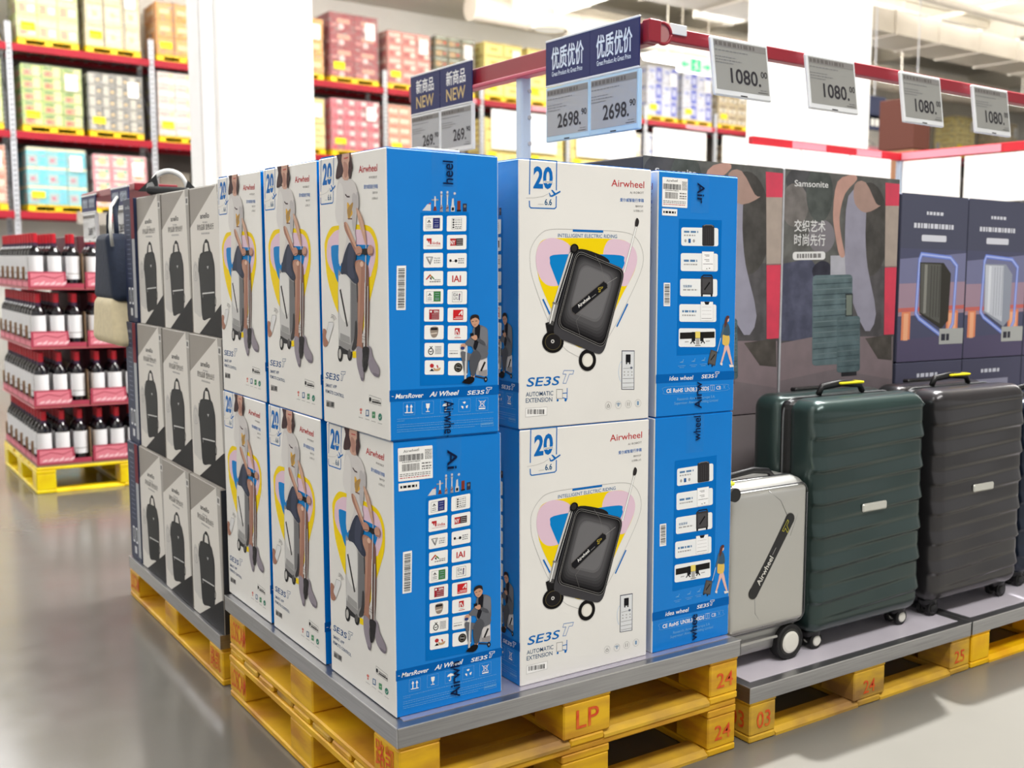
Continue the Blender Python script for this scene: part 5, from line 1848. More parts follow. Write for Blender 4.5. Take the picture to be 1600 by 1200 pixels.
# boxes standing end-on behind them, navy narrow side outwards
nd, nw, nh = 0.16, 0.33, AH_
a = Art([(0, 0), (160, 0), (160, 458), (0, 458)], nd, nh)
for i in range(14):
    a.scribble(40, 60 + i * 18, 92, 64 + i * 18, I((120, 128, 150)), 1, 0, i, .3)
a.rect(40, 330, 68, 392, I((224, 226, 230)), 1, 3); a.rect(84, 330, 112, 392, I((224, 226, 230)), 1, 3)
a.rect(46, 338, 62, 384, I((46, 50, 60)), 2); a.rect(90, 338, 106, 384, I((46, 50, 60)), 2)
a.rect(60, 406, 92, 434, I((214, 216, 220)), 1)
a.rect(112, 0, 160, 150, I((120, 34, 48)), 1)
a.rect(118, 150, 160, 440, I((176, 178, 182)), 1)
a.text('anello', (30, 40), (100, 40), 14, I((200, 204, 214)), 2)
nav_art = a.mb.mesh('side_artwork')
for r in range(3):
    t = thing('backpack_carton', 'narrow navy side of a backpack box at the left end of the %s row' % tier_w[r], 'box',
              (0.006 + r * 0.008 + nw / 2, 2.302 - 0.01 * r + nd / 2, 0.167 + r * (nh + 0.0005)), math.pi, 'navy backpack boxes')
    mb = MB(); mb.bbox((-nw / 2, -nd / 2, 0), (nw / 2, nd / 2, nh - 0.001), navy_card, 0.002); mb.build('carton_body', t)
    # face towards world -X is local +X after the half turn
    link('side_artwork', nav_art, t, Matrix.Translation((nw / 2, -nd / 2, 0)) @ Matrix.Rotation(HP, 4, 'Z'))

# display backpack lying on top of the boxes, wrapped carrying handle up
zt = 0.167 + 3 * AH_ + 0.003
t = thing('display_backpack', 'dark backpack lying on the backpack boxes, white-wrapped handle arching up', 'bag', (0.115, 2.14, zt), 1.25)
t.scale = (0.68, 0.68, 0.68)
nylon = mat('black_nylon', (34, 36, 38), 0.6, noise=0.2, nscale=30, bump=0.2)
mb = MB(); mb.rbox((0.02, 0.0, 0.018), (0.2, 0.1, 0.018), 0.017, nylon, (10, 6, 3), disp=lambda p, n: Vector((0, 0, 0.006 * math.sin(p.x * 22) * (1 if p.z > 0 else 0))))
mb.build('bag_body', t)
mb = MB(); mb.tube([(-0.17, -0.09, 0.03), (-0.1, -0.095, 0.038), (0.1, -0.095, 0.034), (0.19, -0.08, 0.028)], 0.004, mat('grey_piping', (170, 172, 170), 0.6, noise=0.1), 8); mb.build('piping', t)
mb = MB()
pts = []
for k in range(15):
    an = math.pi * k / 14
    pts.append((-0.03, -0.085 * math.cos(an), 0.025 + 0.105 * math.sin(an) ** 0.85))
mb.tube(pts, [0.014 if 3 < k < 13 else 0.011 for k in range(15)], mat('white_foam_wrap', (230, 230, 228), 0.5, noise=0.1, bump=0.3), 10)
mb.build('wrapped_handle', t)
mb = MB()
mb.prism([(0.05, 0.02), (0.15, 0.02), (0.1, 0.07), (0.06, 0.11)], 0, -0.05, -0.01, nylon)
mb.build('handle_tab', t); mb = MB()
mb.prism([(-0.15, 0.02), (-0.07, 0.02), (-0.09, 0.085)], 0, -0.05, -0.01, nylon)
mb.prism([(0.07, 0.05), (0.11, 0.035), (0.105, 0.06), (0.08, 0.07)], 0, -0.054, -0.05, mat('grey_patch', (150, 152, 152), 0.5, noise=0.05))
mb.build('handle_tab', t)

# ================================================================== RAIL FRAME WITH PRICE DISPLAYS
rail = thing('sign_rail_frame', 'dark red rail frame on a pale blue post above the luggage boxes', 'rail', (1.05, 0.55, 0))
RT = 2.045   # top of rail
mb = MB(); mb.bbox((0.005, -0.005, RT - 0.072), (0.045, 1.62, RT - 0.008), red_beam, 0.003)
mb.bbox((-0.012, 0.45, RT - 0.084), (0.03, 1.55, RT - 0.07), mat('red_channel', (196, 70, 96), 0.4, noise=0.05), 0.003)
mb.build('side_rail', rail)
mb = MB(); mb.bbox((0.06, 0.0, RT - 0.052), (3.6, 0.04, RT - 0.01), red_beam, 0.003); mb.build('front_rail', rail)
# ring coupling at the corner
mb = MB()
ring = []
mb.bbox((0.0, -0.03, RT - 0.07), (0.045, 0.01, RT - 0.002), red_beam, 0.004)
C0 = Vector((0.062, -0.012, RT - 0.036))
for j in range(24):
    an = 2 * math.pi * j / 24
    ring.append((C0.x + 0.031 * math.cos(an), C0.y, C0.z + 0.031 * math.sin(an)))
mb.tube(ring + [ring[0]], 0.0052, red_beam, 8)
mb.cyl(C0 + Vector((0, 0.001, 0)), C0 + Vector((0, 0.014, 0)), 0.03, mat('ring_plate', (176, 120, 118), 0.4, noise=0.05), 24)
mb.build('ring_coupling', rail)
mb = MB()
mb.bbox((0.004, 0.715, 0), (0.046, 0.757, RT - 0.07), post_blue, 0.008, seg=2)
mb.build('post', rail)
for z in (1.92, 1.83, 1.74, 1.65):
    mb = MB(); mb.cyl((0.036, 0.7155, z), (0.036, 0.711, z), 0.0075, grey_post, 12)
    mb.build('bolt', rail)
mb = MB(); mb.bbox((-0.05, 0.66, 0), (0.1, 0.81, 0.012), post_blue, 0.003); mb.build('base_plate', rail)
mb = MB(); mb.bbox((0.095, -0.006, RT - 0.03), (0.16, 0.0, RT + 0.0), bezel_w, 0.001); mb.build('rail_label', rail)
mb = MB(); mb.bbox((3.56, 0.0, 0), (3.6, 0.04, RT - 0.05), post_blue, 0.006); mb.build('post', rail)


def price_display(label, M, w, h, digits, cents, bz=bezel, tone=eink, soft=False, group='electronic price tags', name='price_tag'):
    """panel centred on local x, hanging down from local origin, facing -Y"""
    t = thing(name, label, 'price tag', (0, 0, 0), 0, group)
    t.matrix_world = M
    mb = MB(); mb.bbox((-w / 2, 0, -h), (w / 2, 0.014, 0), bz, 0.003); mb.build('bezel', t)
    b = 0.009
    mb = MB(); mb.box((-w / 2 + b, -0.0008, -h + b * 2.0), (w / 2 - b, 0.0, -b), tone); mb.build('screen', t)
    s = 1000
    A = Art([(0, 0), (w * s, 0), (w * s, h * s), (0, h * s)], w, h)
    W_, H_ = w * s, h * s
    dk = I((58, 56, 60))
    md = I((122, 122, 124))
    e = 10
    A.rect(e, e + 1, W_ - e, e + H_ * 0.11, I((134, 132, 130)), 8)
    A.scribble(e + 4, e + 4, W_ * 0.75, e + H_ * 0.09, I((106, 102, 100)), 9, 0, 3, .1)
    A.scribble(e + 2, H_ * 0.22, W_ * 0.62, H_ * 0.235, md, 9, 0, 5, .08)
    A.scribble(e + 2, H_ * 0.33, W_ * 0.4, H_ * 0.345, md, 9, 0, 7, .1)
    A.scribble(e + 2, H_ * 0.38, W_ * 0.5, H_ * 0.395, md, 9, 0, 9, .1)
    A.scribble(e + 2, H_ * 0.43, W_ * 0.35, H_ * 0.445, md, 9, 0, 11, .1)
    A.text(digits + '.', (W_ * (0.29 if len(digits) > 3 else 0.42), H_ * 0.76), (W_ * 0.82, H_ * 0.76), H_ * 0.25, dk, 9, 0, 0.016)
    A.text(cents, (W_ * 0.83, H_ * 0.6), (W_ * 0.945, H_ * 0.6), H_ * 0.11, dk, 9, 0, 0.012)
    A.line([(W_ * 0.76, H_ * 0.87), (W_ * 0.93, H_ * 0.87)], 0.0018, dk, 9)
    A.scribble(W_ * 0.8, H_ * 0.82, W_ * 0.93, H_ * 0.835, md, 9, 0, 2, .3)
    A.rect(W_ * 0.44, H_ - 7, W_ * 0.56, H_ - 3, dk, 2)
    A.mb.build('screen_print', t).matrix_local = Matrix.Translation((-w / 2, 0, -h))
    return t


def header_card(label, M, w, h, lines, group, cat='sign'):
    t = thing('header_card', label, cat, (0, 0, 0), 0, group)
    t.matrix_world = M
    mb = MB(); mb.bbox((-w / 2, 0, -h), (w / 2, 0.004, 0), navy_sign, 0.001); mb.build('card', t)
    mb = MB()
    mb.bbox((-w / 2, -0.0015, -0.004), (w / 2, 0.006, 0.0025), bezel_w, 0.001)
    mb.bbox((-w / 2, -0.0015, -h - 0.0025), (w / 2, 0.006, -h + 0.003), bezel_w, 0.001)
    mb.build('clip_strip', t)
    s = 1000
    A = Art([(0, 0), (w * s, 0), (w * s, h * s), (0, h * s)], w, h)
    for (txt, x0, x1, yb, hh, c, sh, bo) in lines:
        A.text(txt, (x0 * w * s, yb * h * s), (x1 * w * s, yb * h * s), hh * h * s, c, 2, sh, bo)
    A.mb.build('sign_print', t).matrix_local = Matrix.Translation((-w / 2, 0, -h))
    return t


RZm = Matrix.Rotation(-HP, 4, 'Z')
sx = 1.036
lt = I((222, 232, 244)); gold = I((206, 182, 130))
gp = [('优质优价', 0.14, 0.86, 0.62, 0.42, lt, 0, 0.018), ('Great Product At Great Price', 0.15, 0.84, 0.8, 0.1, lt, 0, 0.01)]
sw = 0.262
for k, (yc, w1, w2) in enumerate(((0.552 + sw / 2, 'right', 'nearer the ring coupling'), (0.552 + sw * 1.5, 'left', 'nearer the pale blue post'))):
    header_card('%s navy Great Price header card, %s' % (w1, w2), Matrix.Translation((sx, yc, 2.052)) @ RZm, sw, 0.146, gp, 'navy header cards')
    price_display('%s 2698.90 price tag, %s' % (w1, w2), Matrix.Translation((sx, yc, 1.902)) @ RZm, sw - 0.001, 0.178, '2698', '90')
nw_ = [('新商品', 0.2, 0.8, 0.46, 0.3, I((240, 240, 240)), 0, 0.02), ('NEW', 0.2, 0.8, 0.86, 0.3, gold, 0, 0.012)]
s2 = 0.262
for k, (yc, w1) in enumerate(((1.588 + s2 / 2, 'right'), (1.588 + s2 * 1.5, 'left'))):
    header_card('%s navy NEW header card above a 269.90 tag' % w1, Matrix.Translation((sx, yc, 2.066)) @ RZm, s2 - 0.004, 0.152, nw_, 'navy header cards')
    price_display('%s 269.90 price tag under a NEW card' % w1, Matrix.Translation((sx, yc, 1.912)) @ RZm, s2 - 0.004, 0.17, '269', '90', bz=bezel_w)
tilt = Matrix.Rotation(math.radians(-9), 4, 'X')
for (xc, w, d, c, lab) in ((1.404, 0.238, '1080', '00', 'nearest 1080 price tag on the front rail'),
                           (1.815, 0.236, '1080', '00', 'second 1080 price tag from the ring coupling, in front of the white column'),
                           (2.284, 0.224, '1080', '00', 'third price tag from the ring coupling on the front rail'),
                           (2.70, 0.224, '1080', '00', 'fourth price tag from the ring coupling, nearest the right edge')):
    price_display(lab, Matrix.Translation((xc, 0.522, 2.026)) @ tilt, w, 0.182, d, c, bz=bezel_w, tone=mat('dull_display', (150, 150, 146), 0.4, noise=0.05))

# second rail frame beyond, with white board backs
r2 = thing('sign_rail_frame', 'bright red rail frame beyond the suitcase boxes, white boards hanging from it', 'rail', (4.44, 2.44, 0))
red2 = mat('bright_red_rail', (214, 40, 54), 0.4, noise=0.08)
pk = mat('pink_rail_film', (238, 160, 176), 0.4, noise=0.05)
mb = MB()
mb.bbox((-1.25, -0.02, 2.0), (0.0, 0.02, 2.045), red2, 0.003); mb.build('rail_bar', r2); mb = MB(); mb.bbox((-0.02, -1.9, 2.0), (0.02, 0.0, 2.05), red2, 0.003); mb.build('rail_bar', r2)
for a, b in (((-0.95, -0.023, 2.003), (-0.68, -0.021, 2.04)), ((-0.42, -0.023, 2.003), (-0.2, -0.021, 2.04)), ((-0.0235, -0.75, 2.003), (-0.0215, -0.03, 2.045))):
    mb = MB(); mb.box(a, b, pk); mb.build('film_strip', r2)
mb = MB(); mb.bbox((-0.02, -0.02, 0), (0.02, 0.02, 2.0), post_blue, 0.004); mb.build('post', r2)
for k, (x, w) in enumerate(((-1.3, 0.40), (-0.89, 0.40), (-0.48, 0.36))):
    mb = MB(); mb.bbox((4.44 + x, 2.40, 1.69), (4.44 + x + w - 0.01, 2.412, 1.995), white_board, 0.002)
    tag(mb.build('white_board'), 'blank white board %s below the second red rail' % ('at the left end', 'in the middle', 'next to the corner')[k], 'board', 'blank white boards of the second rail')
for k, y in enumerate((1.96, 1.5)):
    mb = MB(); mb.bbox((4.405, y, 1.72), (4.417, y + 0.43, 1.99), white_board, 0.002)
    tag(mb.build('white_board'), 'blank white board on the side leg of the second red rail, %s' % ('next to the corner', 'nearer the right edge')[k], 'board', 'blank white boards of the second rail')

# sign cluster and tote at the far end of the backpack display
r3 = thing('sign_stand', 'small dark red sign stand at the far end of the backpack boxes', 'sign stand', (0.2, 2.62, 0))
mb = MB(); mb.bbox((0.02, -0.02, 0), (0.06, 0.02, 1.60), red_beam, 0.004); mb.build('post', r3)
mb = MB(); mb.bbox((-0.1, -0.02, 1.585), (0.06, 1.0, 1.615), red_beam, 0.003); mb.build('arm', r3)
mb = MB(); mb.bbox((-0.06, -0.1, 0), (0.14, 0.1, 0.01), red_beam, 0.002); mb.build('base_plate', r3)
hd = [('优质优价', 0.08, 0.46, 0.7, 0.45, lt, 0, 0.02), ('优质优价', 0.54, 0.92, 0.7, 0.45, lt, 0, 0.02)]
for k, (x, y, lab) in enumerate(((0.07, 2.72, 'small navy card and grey tag nearest the backpack boxes'), (0.09, 3.42, 'small navy card and grey tag above the wine display'))):
    header_card(lab.replace(' and grey tag', ''), Matrix.Translation((x, y, 1.60 - 0.0)) @ RZm, 0.3, 0.075, hd, 'small navy cards')
    price_display(lab.replace('navy card and grey tag', 'grey price tag'), Matrix.Translation((x, y, 1.522)) @ RZm, 0.27, 0.13, '269', '90', bz=bezel_w)
t = thing('hanging_tote', 'navy and beige tote bag hanging left of the backpack boxes', 'bag', (0.02, 2.62, 0.985))
navy_f = mat('navy_canvas', (26, 38, 60), 0.8, noise=0.2, nscale=40, bump=0.2)
beige_f = mat('beige_canvas', (222, 208, 172), 0.8, noise=0.1, nscale=40, bump=0.2)
mb = MB()
mb.rbox((0, 0, 0.095), (0.05, 0.19, 0.095), 0.035, navy_f, (3, 8, 6), disp=lambda p, n: Vector((0, p.y * 0.5 * (-p.z / 0.095) * 0.4, 0)),
        fm=lambda f: beige_f)
mb.build('lower_panel', t)
mb = MB()
mb.rbox((0, 0.0, 0.3), (0.045, 0.14, 0.13), 0.03, navy_f, (3, 8, 6), disp=lambda p, n: Vector((0, -0.35 * p.y * p.z / 0.13, 0)))
mb.build('upper_panel', t)
mb = MB(); mb.tube([(0, -0.07, 0.38), (0.0, -0.055, 0.5), (0.02, 0.0, 0.565), (0.0, 0.06, 0.5), (0, 0.08, 0.38)], 0.009, navy_f, 8); mb.build('strap', t)
mb = MB(); mb.tube([(-0.03, -0.13, 0.38), (-0.04, -0.15, 0.45), (-0.02, -0.08, 0.53), (0.02, 0.0, 0.57)], 0.006, mat('white_cord', (226, 226, 220), 0.7, noise=0.1), 8); mb.build('cord', t)

# ================================================================== WINE DISPLAY
WX, WYY = 0.035, 4.85
wp = wood_pallet('bright yellow pallet carrying the wine display', (WX, WYY, 0), 1.0, 1.2, 0.15, wood=mat('lemon_paint', (250, 226, 0), 0.4, noise=0.15, alt=(232, 190, 0)), wood2=mat('lemon_paint'))
glass_d = mat('dark_wine_glass', (16, 12, 18), 0.08, spec=0.8, noise=0.05)
cap_r = mat('red_capsule', (196, 22, 40), 0.3, noise=0.1)
cap_p = mat('plum_capsule', (58, 30, 62), 0.35, noise=0.2, nscale=60)
lab_w = mat('white_bottle_label', (240, 240, 242), 0.5, noise=0.04)
mb = MB()
prof = [(0.0, 0.004), (0.034, 0.0), (0.0372, 0.004), (0.0372, 0.185), (0.035, 0.203), (0.026, 0.22), (0.017, 0.232), (0.0148, 0.245), (0.0142, 0.25)]
mb.lathe(prof, glass_d, 20)
bot_body = mb.mesh('bottle_glass')
mb = MB(); mb.lathe([(0.0145, 0.246), (0.0155, 0.247), (0.0155, 0.252), (0.0152, 0.3), (0.014, 0.302), (0, 0.302)], cap_r, 16); bot_cap = mb.mesh('capsule')
mb = MB(); mb.lathe([(0.0182, 0.228), (0.0165, 0.238), (0.0156, 0.25)], cap_p, 16)
bot_band = mb.mesh('capsule_band')
mb = MB()
seg = 14
vs = []
for k in range(seg + 1):
    an = math.radians(-90 - 75 + 150 * k / seg)
    vs += [(0.0377 * math.cos(an), 0.0377 * math.sin(an), 0.05), (0.0377 * math.cos(an), 0.0377 * math.sin(an), 0.178)]
mb.add(vs, [(2 * k, 2 * k + 2, 2 * k + 3, 2 * k + 1) for k in range(seg)], lab_w, True)
vs = []
for k in range(seg + 1):
    an = math.radians(-90 - 60 + 120 * k / seg)
    vs += [(0.0379 * math.cos(an), 0.0379 * math.sin(an), 0.078), (0.0379 * math.cos(an), 0.0379 * math.sin(an), 0.083)]
mb.add(vs, [(2 * k, 2 * k + 2, 2 * k + 3, 2 * k + 1) for k in range(seg)], GR2, True)
bot_lab = mb.mesh('bottle_label')

CWd, CDd, TIER = 0.276, 0.186, 0.331
pink_card = mat('rose_printed_card', (178, 62, 84), 0.5, noise=0.1)
pink_pic = I((224, 132, 146)); pink_lt = I((244, 200, 206))


def case_meshes():
    mb = MB()
    w, d = CWd, CDd
    mb.box((0, 0, 0), (w, d, 0.004), brown_card)
    mb.box((0, d - 0.003, 0), (w, d, 0.12), brown_card)
    mb.box((0, 0, 0.004), (0.003, d, 0.045), pink_card)
    mb.box((w - 0.003, 0, 0.004), (w, d, 0.2), brown_card)
    body = mb.mesh('case_tray')
    mb = MB()
    # front covers two bottles, stepped low under the third
    mb.prism([(0, 0.004), (w, 0.004), (w, 0.03), (w * 0.69, 0.03), (w * 0.67, 0.095), (0, 0.095)], 1, -0.001, 0.002, pink_card)
    mb.prism([(0.012, 0.014), (w * 0.64, 0.014), (w * 0.64, 0.086), (0.012, 0.086)], 1, -0.0018, -0.001, pink_pic)
    for k in range(6):
        x = 0.024 + k * 0.027
        mb.prism([(x, 0.02), (x + 0.024, 0.024), (x + 0.03, 0.036 + 0.008 * (k % 2)), (x + 0.008, 0.032)], 1, -0.0024, -0.0018, pink_lt)
    mb.prism([(0.012, 0.05), (0.07, 0.07), (0.13, 0.055), (w * 0.64, 0.075), (w * 0.64, 0.079), (0.13, 0.06), (0.07, 0.075), (0.012, 0.055)], 1, -0.0024, -0.0018, pink_card)
    front = mb.mesh('printed_front')
    mb = MB()
    mb.prism([(0.01, 0.012), (d - 0.01, 0.012), (d - 0.01, 0.036), (0.01, 0.036)], 0, -0.001, 0.0, pink_pic)
    side = mb.mesh('side_panel')
    return body, front, side


cb, cfm, cs = case_meshes()
ordw = ['first', 'second', 'third', 'fourth', 'fifth', 'sixth', 'seventh', 'eighth', 'ninth', 'tenth', 'eleventh', 'twelfth']
tw = ['bottom tier', 'second tier', 'third tier', 'top tier']


def bottle(label, x, y, z, rz, grp):
    t = thing('wine_bottle', label, 'bottle', (x, y, z), rz, grp)
    link('bottle_glass', bot_body, t); link('capsule', bot_cap, t); link('capsule_band', bot_band, t); link('bottle_label', bot_lab, t)


for r in range(4):
    z = 0.152 + r * TIER
    # separator sheet between tiers
    mb = MB(); mb.bbox((WX + 0.005, WYY + 0.002, z), (WX + 0.99, WYY + 1.19, z + 0.006), pink_card if r else brown_card, 0.002)
    tag(mb.build('tier_sheet'), 'flat card sheet under the %s of wine cases' % tw[r], 'card sheet', 'card sheets between the wine tiers')
    zz = z + 0.0065
    for c in range(3):
        x = WX + 0.01 + c * (CWd + 0.008)
        t = thing('wine_case', 'open wine case in the %s, %s along the front from the left corner' % (tw[r], ordw[c]), 'wine case', (x, WYY + 0.006, zz), 0, 'open wine cases')
        link('case_tray', cb, t); link('printed_front', cfm, t); link('side_panel', cs, t)
        for b in range(3):
            n = c * 3 + b
            bottle('front wine bottle in the %s, %s from the left corner' % (tw[r], ordw[n]), x + 0.047 + b * 0.091, WYY + 0.006 + 0.047, zz + 0.004, random.uniform(-.15, .15), 'wine bottles along the front')
            if c or b:
                bottle('second-row wine bottle in the %s, %s from the left corner' % (tw[r], ordw[n]), x + 0.047 + b * 0.091, WYY + 0.006 + 0.137, zz + 0.004, random.uniform(-.15, .15), 'wine bottles in the second row')
            else:
                bottle('wine bottle in the %s directly behind the corner bottle' % tw[r], x + 0.045, WYY + 0.006 + 0.137, zz + 0.004, -HP, 'wine bottles along the left side')
    for c in range(1, 6):
        y = WYY + 0.006 + c * (CDd + 0.009)
        t = thing('wine_case', 'open wine case on the left side of the %s, %s behind the corner case' % (tw[r], ordw[c - 1]), 'wine case', (WX + 0.01, y, zz), 0, 'open wine cases')
        link('case_tray', cb, t); link('printed_front', cfm, t); link('side_panel', cs, t)
        for b in range(2):
            bottle('wine bottle on the left side of the %s, %s behind the corner' % (tw[r], ordw[(c - 1) * 2 + b + 1]), WX + 0.055, y + 0.047 + b * 0.09, zz + 0.004, -HP, 'wine bottles along the left side')
            bottle('inner wine bottle on the left side of the %s, %s behind the corner' % (tw[r], ordw[(c - 1) * 2 + b + 1]), WX + 0.146, y + 0.047 + b * 0.09, zz + 0.004, -HP, 'inner wine bottles on the left side')
    # core of closed cartons inside the stack
    mb = MB(); mb.bbox((WX + 0.30, WYY + 0.22, zz), (WX + 0.98, WYY + 1.16, zz + 0.3), mat('wine_carton_card', (96, 44, 52), 0.7, noise=0.2), 0.005)
    tag(mb.build('closed_wine_carton'), 'closed wine carton in the core of the %s' % tw[r], 'box', 'closed wine cartons')

# ================================================================== SUITCASES
def wheel(parent, c, r, w, hub):
    """wheel with its axis along Y"""
    mb = MB()
    mb.cyl((c[0], c[1] - w / 2, c[2]), (c[0], c[1] + w / 2, c[2]), r, rubber, 28)
    tor = [(c[0] + (r - 0.004) * math.cos(a * math.pi / 12), c[1] - w / 2 + 0.002, c[2] + (r - 0.004) * math.sin(a * math.pi / 12)) for a in range(25)]
    mb.tube(tor, 0.004, rubber, 6)
    mb.cyl((c[0], c[1] - w / 2 - 0.0015, c[2]), (c[0], c[1] - w / 2, c[2]), r * 0.74, mat('dark_hub', (48, 48, 44), 0.4, noise=0.1), 24)
    o = mb.build('wheel', parent)
    mb = MB(); mb.lathe([(0, 0), (r * 0.6, 0), (r * 0.62, 0.003), (r * 0.5, 0.006), (0, 0.007)], hub, 24, Matrix.Translation((c[0], c[1] - w / 2 - 0.001, c[2])) @ Matrix.Rotation(math.pi / 2, 4, 'X'))
    mb.build('hub_cap', o)
    return o


# silver ride-on case
silver = mat('silver_shell', (186, 185, 180), 0.3, 0.55, noise=0.05, nscale=3, coat=0.4)
silver_d = mat('silver_trim', (160, 160, 158), 0.35, 0.6, noise=0.05)
t = thing('cabin_suitcase', 'small silver suitcase with a diagonal black badge beside the luggage boxes', 'suitcase', (1.17, 0.19, 0.165))
hw, hd, z0, z1s = 0.172, 0.095, 0.095, 0.545
hc = (z0 + z1s) / 2
mb = MB()
mb.rbox((0, 0.0, hc), (hw, hd, (z1s - z0) / 2), 0.04, silver, (8, 4, 12))
mb.build('shell', t)
mb = MB()
mb.rbox((0.008, -hd + 0.012, hc + 0.002), (hw - 0.022, 0.018, (z1s - z0) / 2 - 0.02), 0.0175, silver, (10, 2, 14),
        disp=lambda p, n: Vector((0, -0.006 * max(0, 1 - (p.x / 0.15) ** 2) * max(0, 1 - (p.z / 0.22) ** 2) if p.y < 0 else 0, 0)))
mb.build('front_panel', t)


def rr_loop(cx, cz, w, h, r, y, n=6):
    pts = []
    for sx_, sz_, a0 in ((1, 1, 0), (-1, 1, 90), (-1, -1, 180), (1, -1, 270)):
        for k in range(n):
            an = math.radians(a0 + 90 * k / (n - 1))
            pts.append((cx + sx_ * (w - r) + r * math.cos(an), y, cz + sz_ * (h - r) + r * math.sin(an)))
    return pts + [pts[0]]


mb = MB(); mb.tube(rr_loop(0, hc, hw + 0.001, (z1s - z0) / 2 + 0.001, 0.045, -0.045), 0.004, chrome, 6)
mb.build('trim_band', t)
mb = MB(); mb.tube(rr_loop(0, hc, hw + 0.0005, (z1s - z0) / 2 + 0.0005, 0.045, -0.03), 0.003, black, 6)
mb.tube(rr_loop(0.008, hc + 0.002, hw - 0.019, (z1s - z0) / 2 - 0.017, 0.03, -hd + 0.001), 0.0022, mat('dark_seam', (70, 70, 72), 0.5, noise=0.1), 6)
mb.build('zip_seam', t)
# embossed creases
mb = MB()
yf = -hd - 0.0095
mb.tube([(0.0, yf + 0.004, hc + 0.2), (0.045, yf + 0.001, hc + 0.168), (0.072, yf, hc + 0.12)], 0.0012, silver_d, 6)
mb.build('crease_line', t); mb = MB()
mb.tube([(0.142, yf + 0.006, hc + 0.17), (0.105, yf + 0.001, hc + 0.1), (0.085, yf, hc + 0.06)], 0.0012, silver_d, 6)
mb.build('crease_line', t); mb = MB()
mb.tube([(-0.05, yf, hc - 0.1), (-0.045, yf + 0.001, hc - 0.15), (-0.01, yf + 0.004, hc - 0.195)], 0.0012, silver_d, 6)
mb.build('crease_line', t)
A0, A1 = Vector((-0.056, 0, hc - 0.088)), Vector((0.082, 0, hc + 0.11))
d = (A1 - A0); L = d.length; ang = math.atan2(d.z, d.x)
Mb = Matrix.Translation((A0.x, -hd - 0.013, A0.z)) @ Matrix.Rotation(-ang, 4, 'Y')


def pill(mb, L, r, y0, y1, m, M):
    pts = [(L + r * math.cos(math.radians(a)), r * math.sin(math.radians(a))) for a in range(-90, 91, 15)] + \
          [(r * math.cos(math.radians(a)), r * math.sin(math.radians(a))) for a in range(90, 271, 15)]
    mb.prism(pts, 1, y0, y1, m, M=M)


mb = MB(); pill(mb, L, 0.0165, 0.001, 0.006, black, Mb); bdg = mb.build('badge', t)
mb = MB(); pill(mb, L, 0.0185, 0.003, 0.007, mat('badge_rim', (130, 128, 122), 0.3, 0.5, noise=0.05), Mb); mb.build('badge_rim', bdg)
A = Art([(0, -20), (280, -20), (280, 20), (0, 20)], 0.28, 0.04)
A.text('Airwheel', (28, 7), (118, 7), 17, I((220, 218, 210)), 1, 0, 0.012)
A.line([(124, -2), (146, -2)], 0.0018, GR2, 1)
A.line([(198, -10), (234, -10), (232, -3), (219, -3), (212, 12), (203, 12), (210, -3), (199, -3)], 0.0016, I((190, 182, 70)), 1, True)
o = A.mb.build('badge_lettering', bdg); o.matrix_local = Mb @ Matrix.Translation((0, 0.0, -0.02))
# base, wheels, handles
mb = MB(); mb.rbox((0.0, 0.01, 0.078), (0.15, 0.085, 0.042), 0.02, silver_d, (6, 3, 3)); mb.build('base_housing', t)
mb = MB(); mb.bbox((-0.1, -0.092, 0.075), (0.06, -0.084, 0.083), silver, 0.003); mb.build('foot_bar', t)
mb = MB(); mb.tube([(-0.115, -0.08, 0.09), (-0.118, -0.092, 0.06), (-0.124, -0.095, 0.03)], 0.005, silver_d, 8); mb.build('side_stand', t)
hubw = mat('cream_hub', (226, 224, 214), 0.4, noise=0.05)
wheel(t, (0.108, -0.075, 0.0532), 0.053, 0.034, hubw)
wheel(t, (0.108, 0.075, 0.0532), 0.053, 0.034, hubw)
wheel(t, (-0.12, 0.02, 0.0532), 0.053, 0.03, hubw)
mb = MB(); mb.tube([(-0.11, -0.03, 0.544), (-0.09, -0.03, 0.562), (0.0, -0.03, 0.57), (0.06, -0.03, 0.562), (0.08, -0.03, 0.544)], [0.007, 0.009, 0.01, 0.009, 0.007], black, 10); mb.build('carry_handle', t)
mb = MB(); mb.cyl((-0.15, -0.125, 0.53), (-0.15, 0.09, 0.53), 0.018, silver_d, 18)
mb.cyl((-0.15, -0.127, 0.53), (-0.15, -0.118, 0.53), 0.0195, black, 18); mb.build('handlebar', t)
mb = MB(); mb.bbox((-0.13, -0.08, 0.545), (-0.11, -0.05, 0.556), I((220, 226, 60)), 0.003); mb.build('yellow_tab', t)


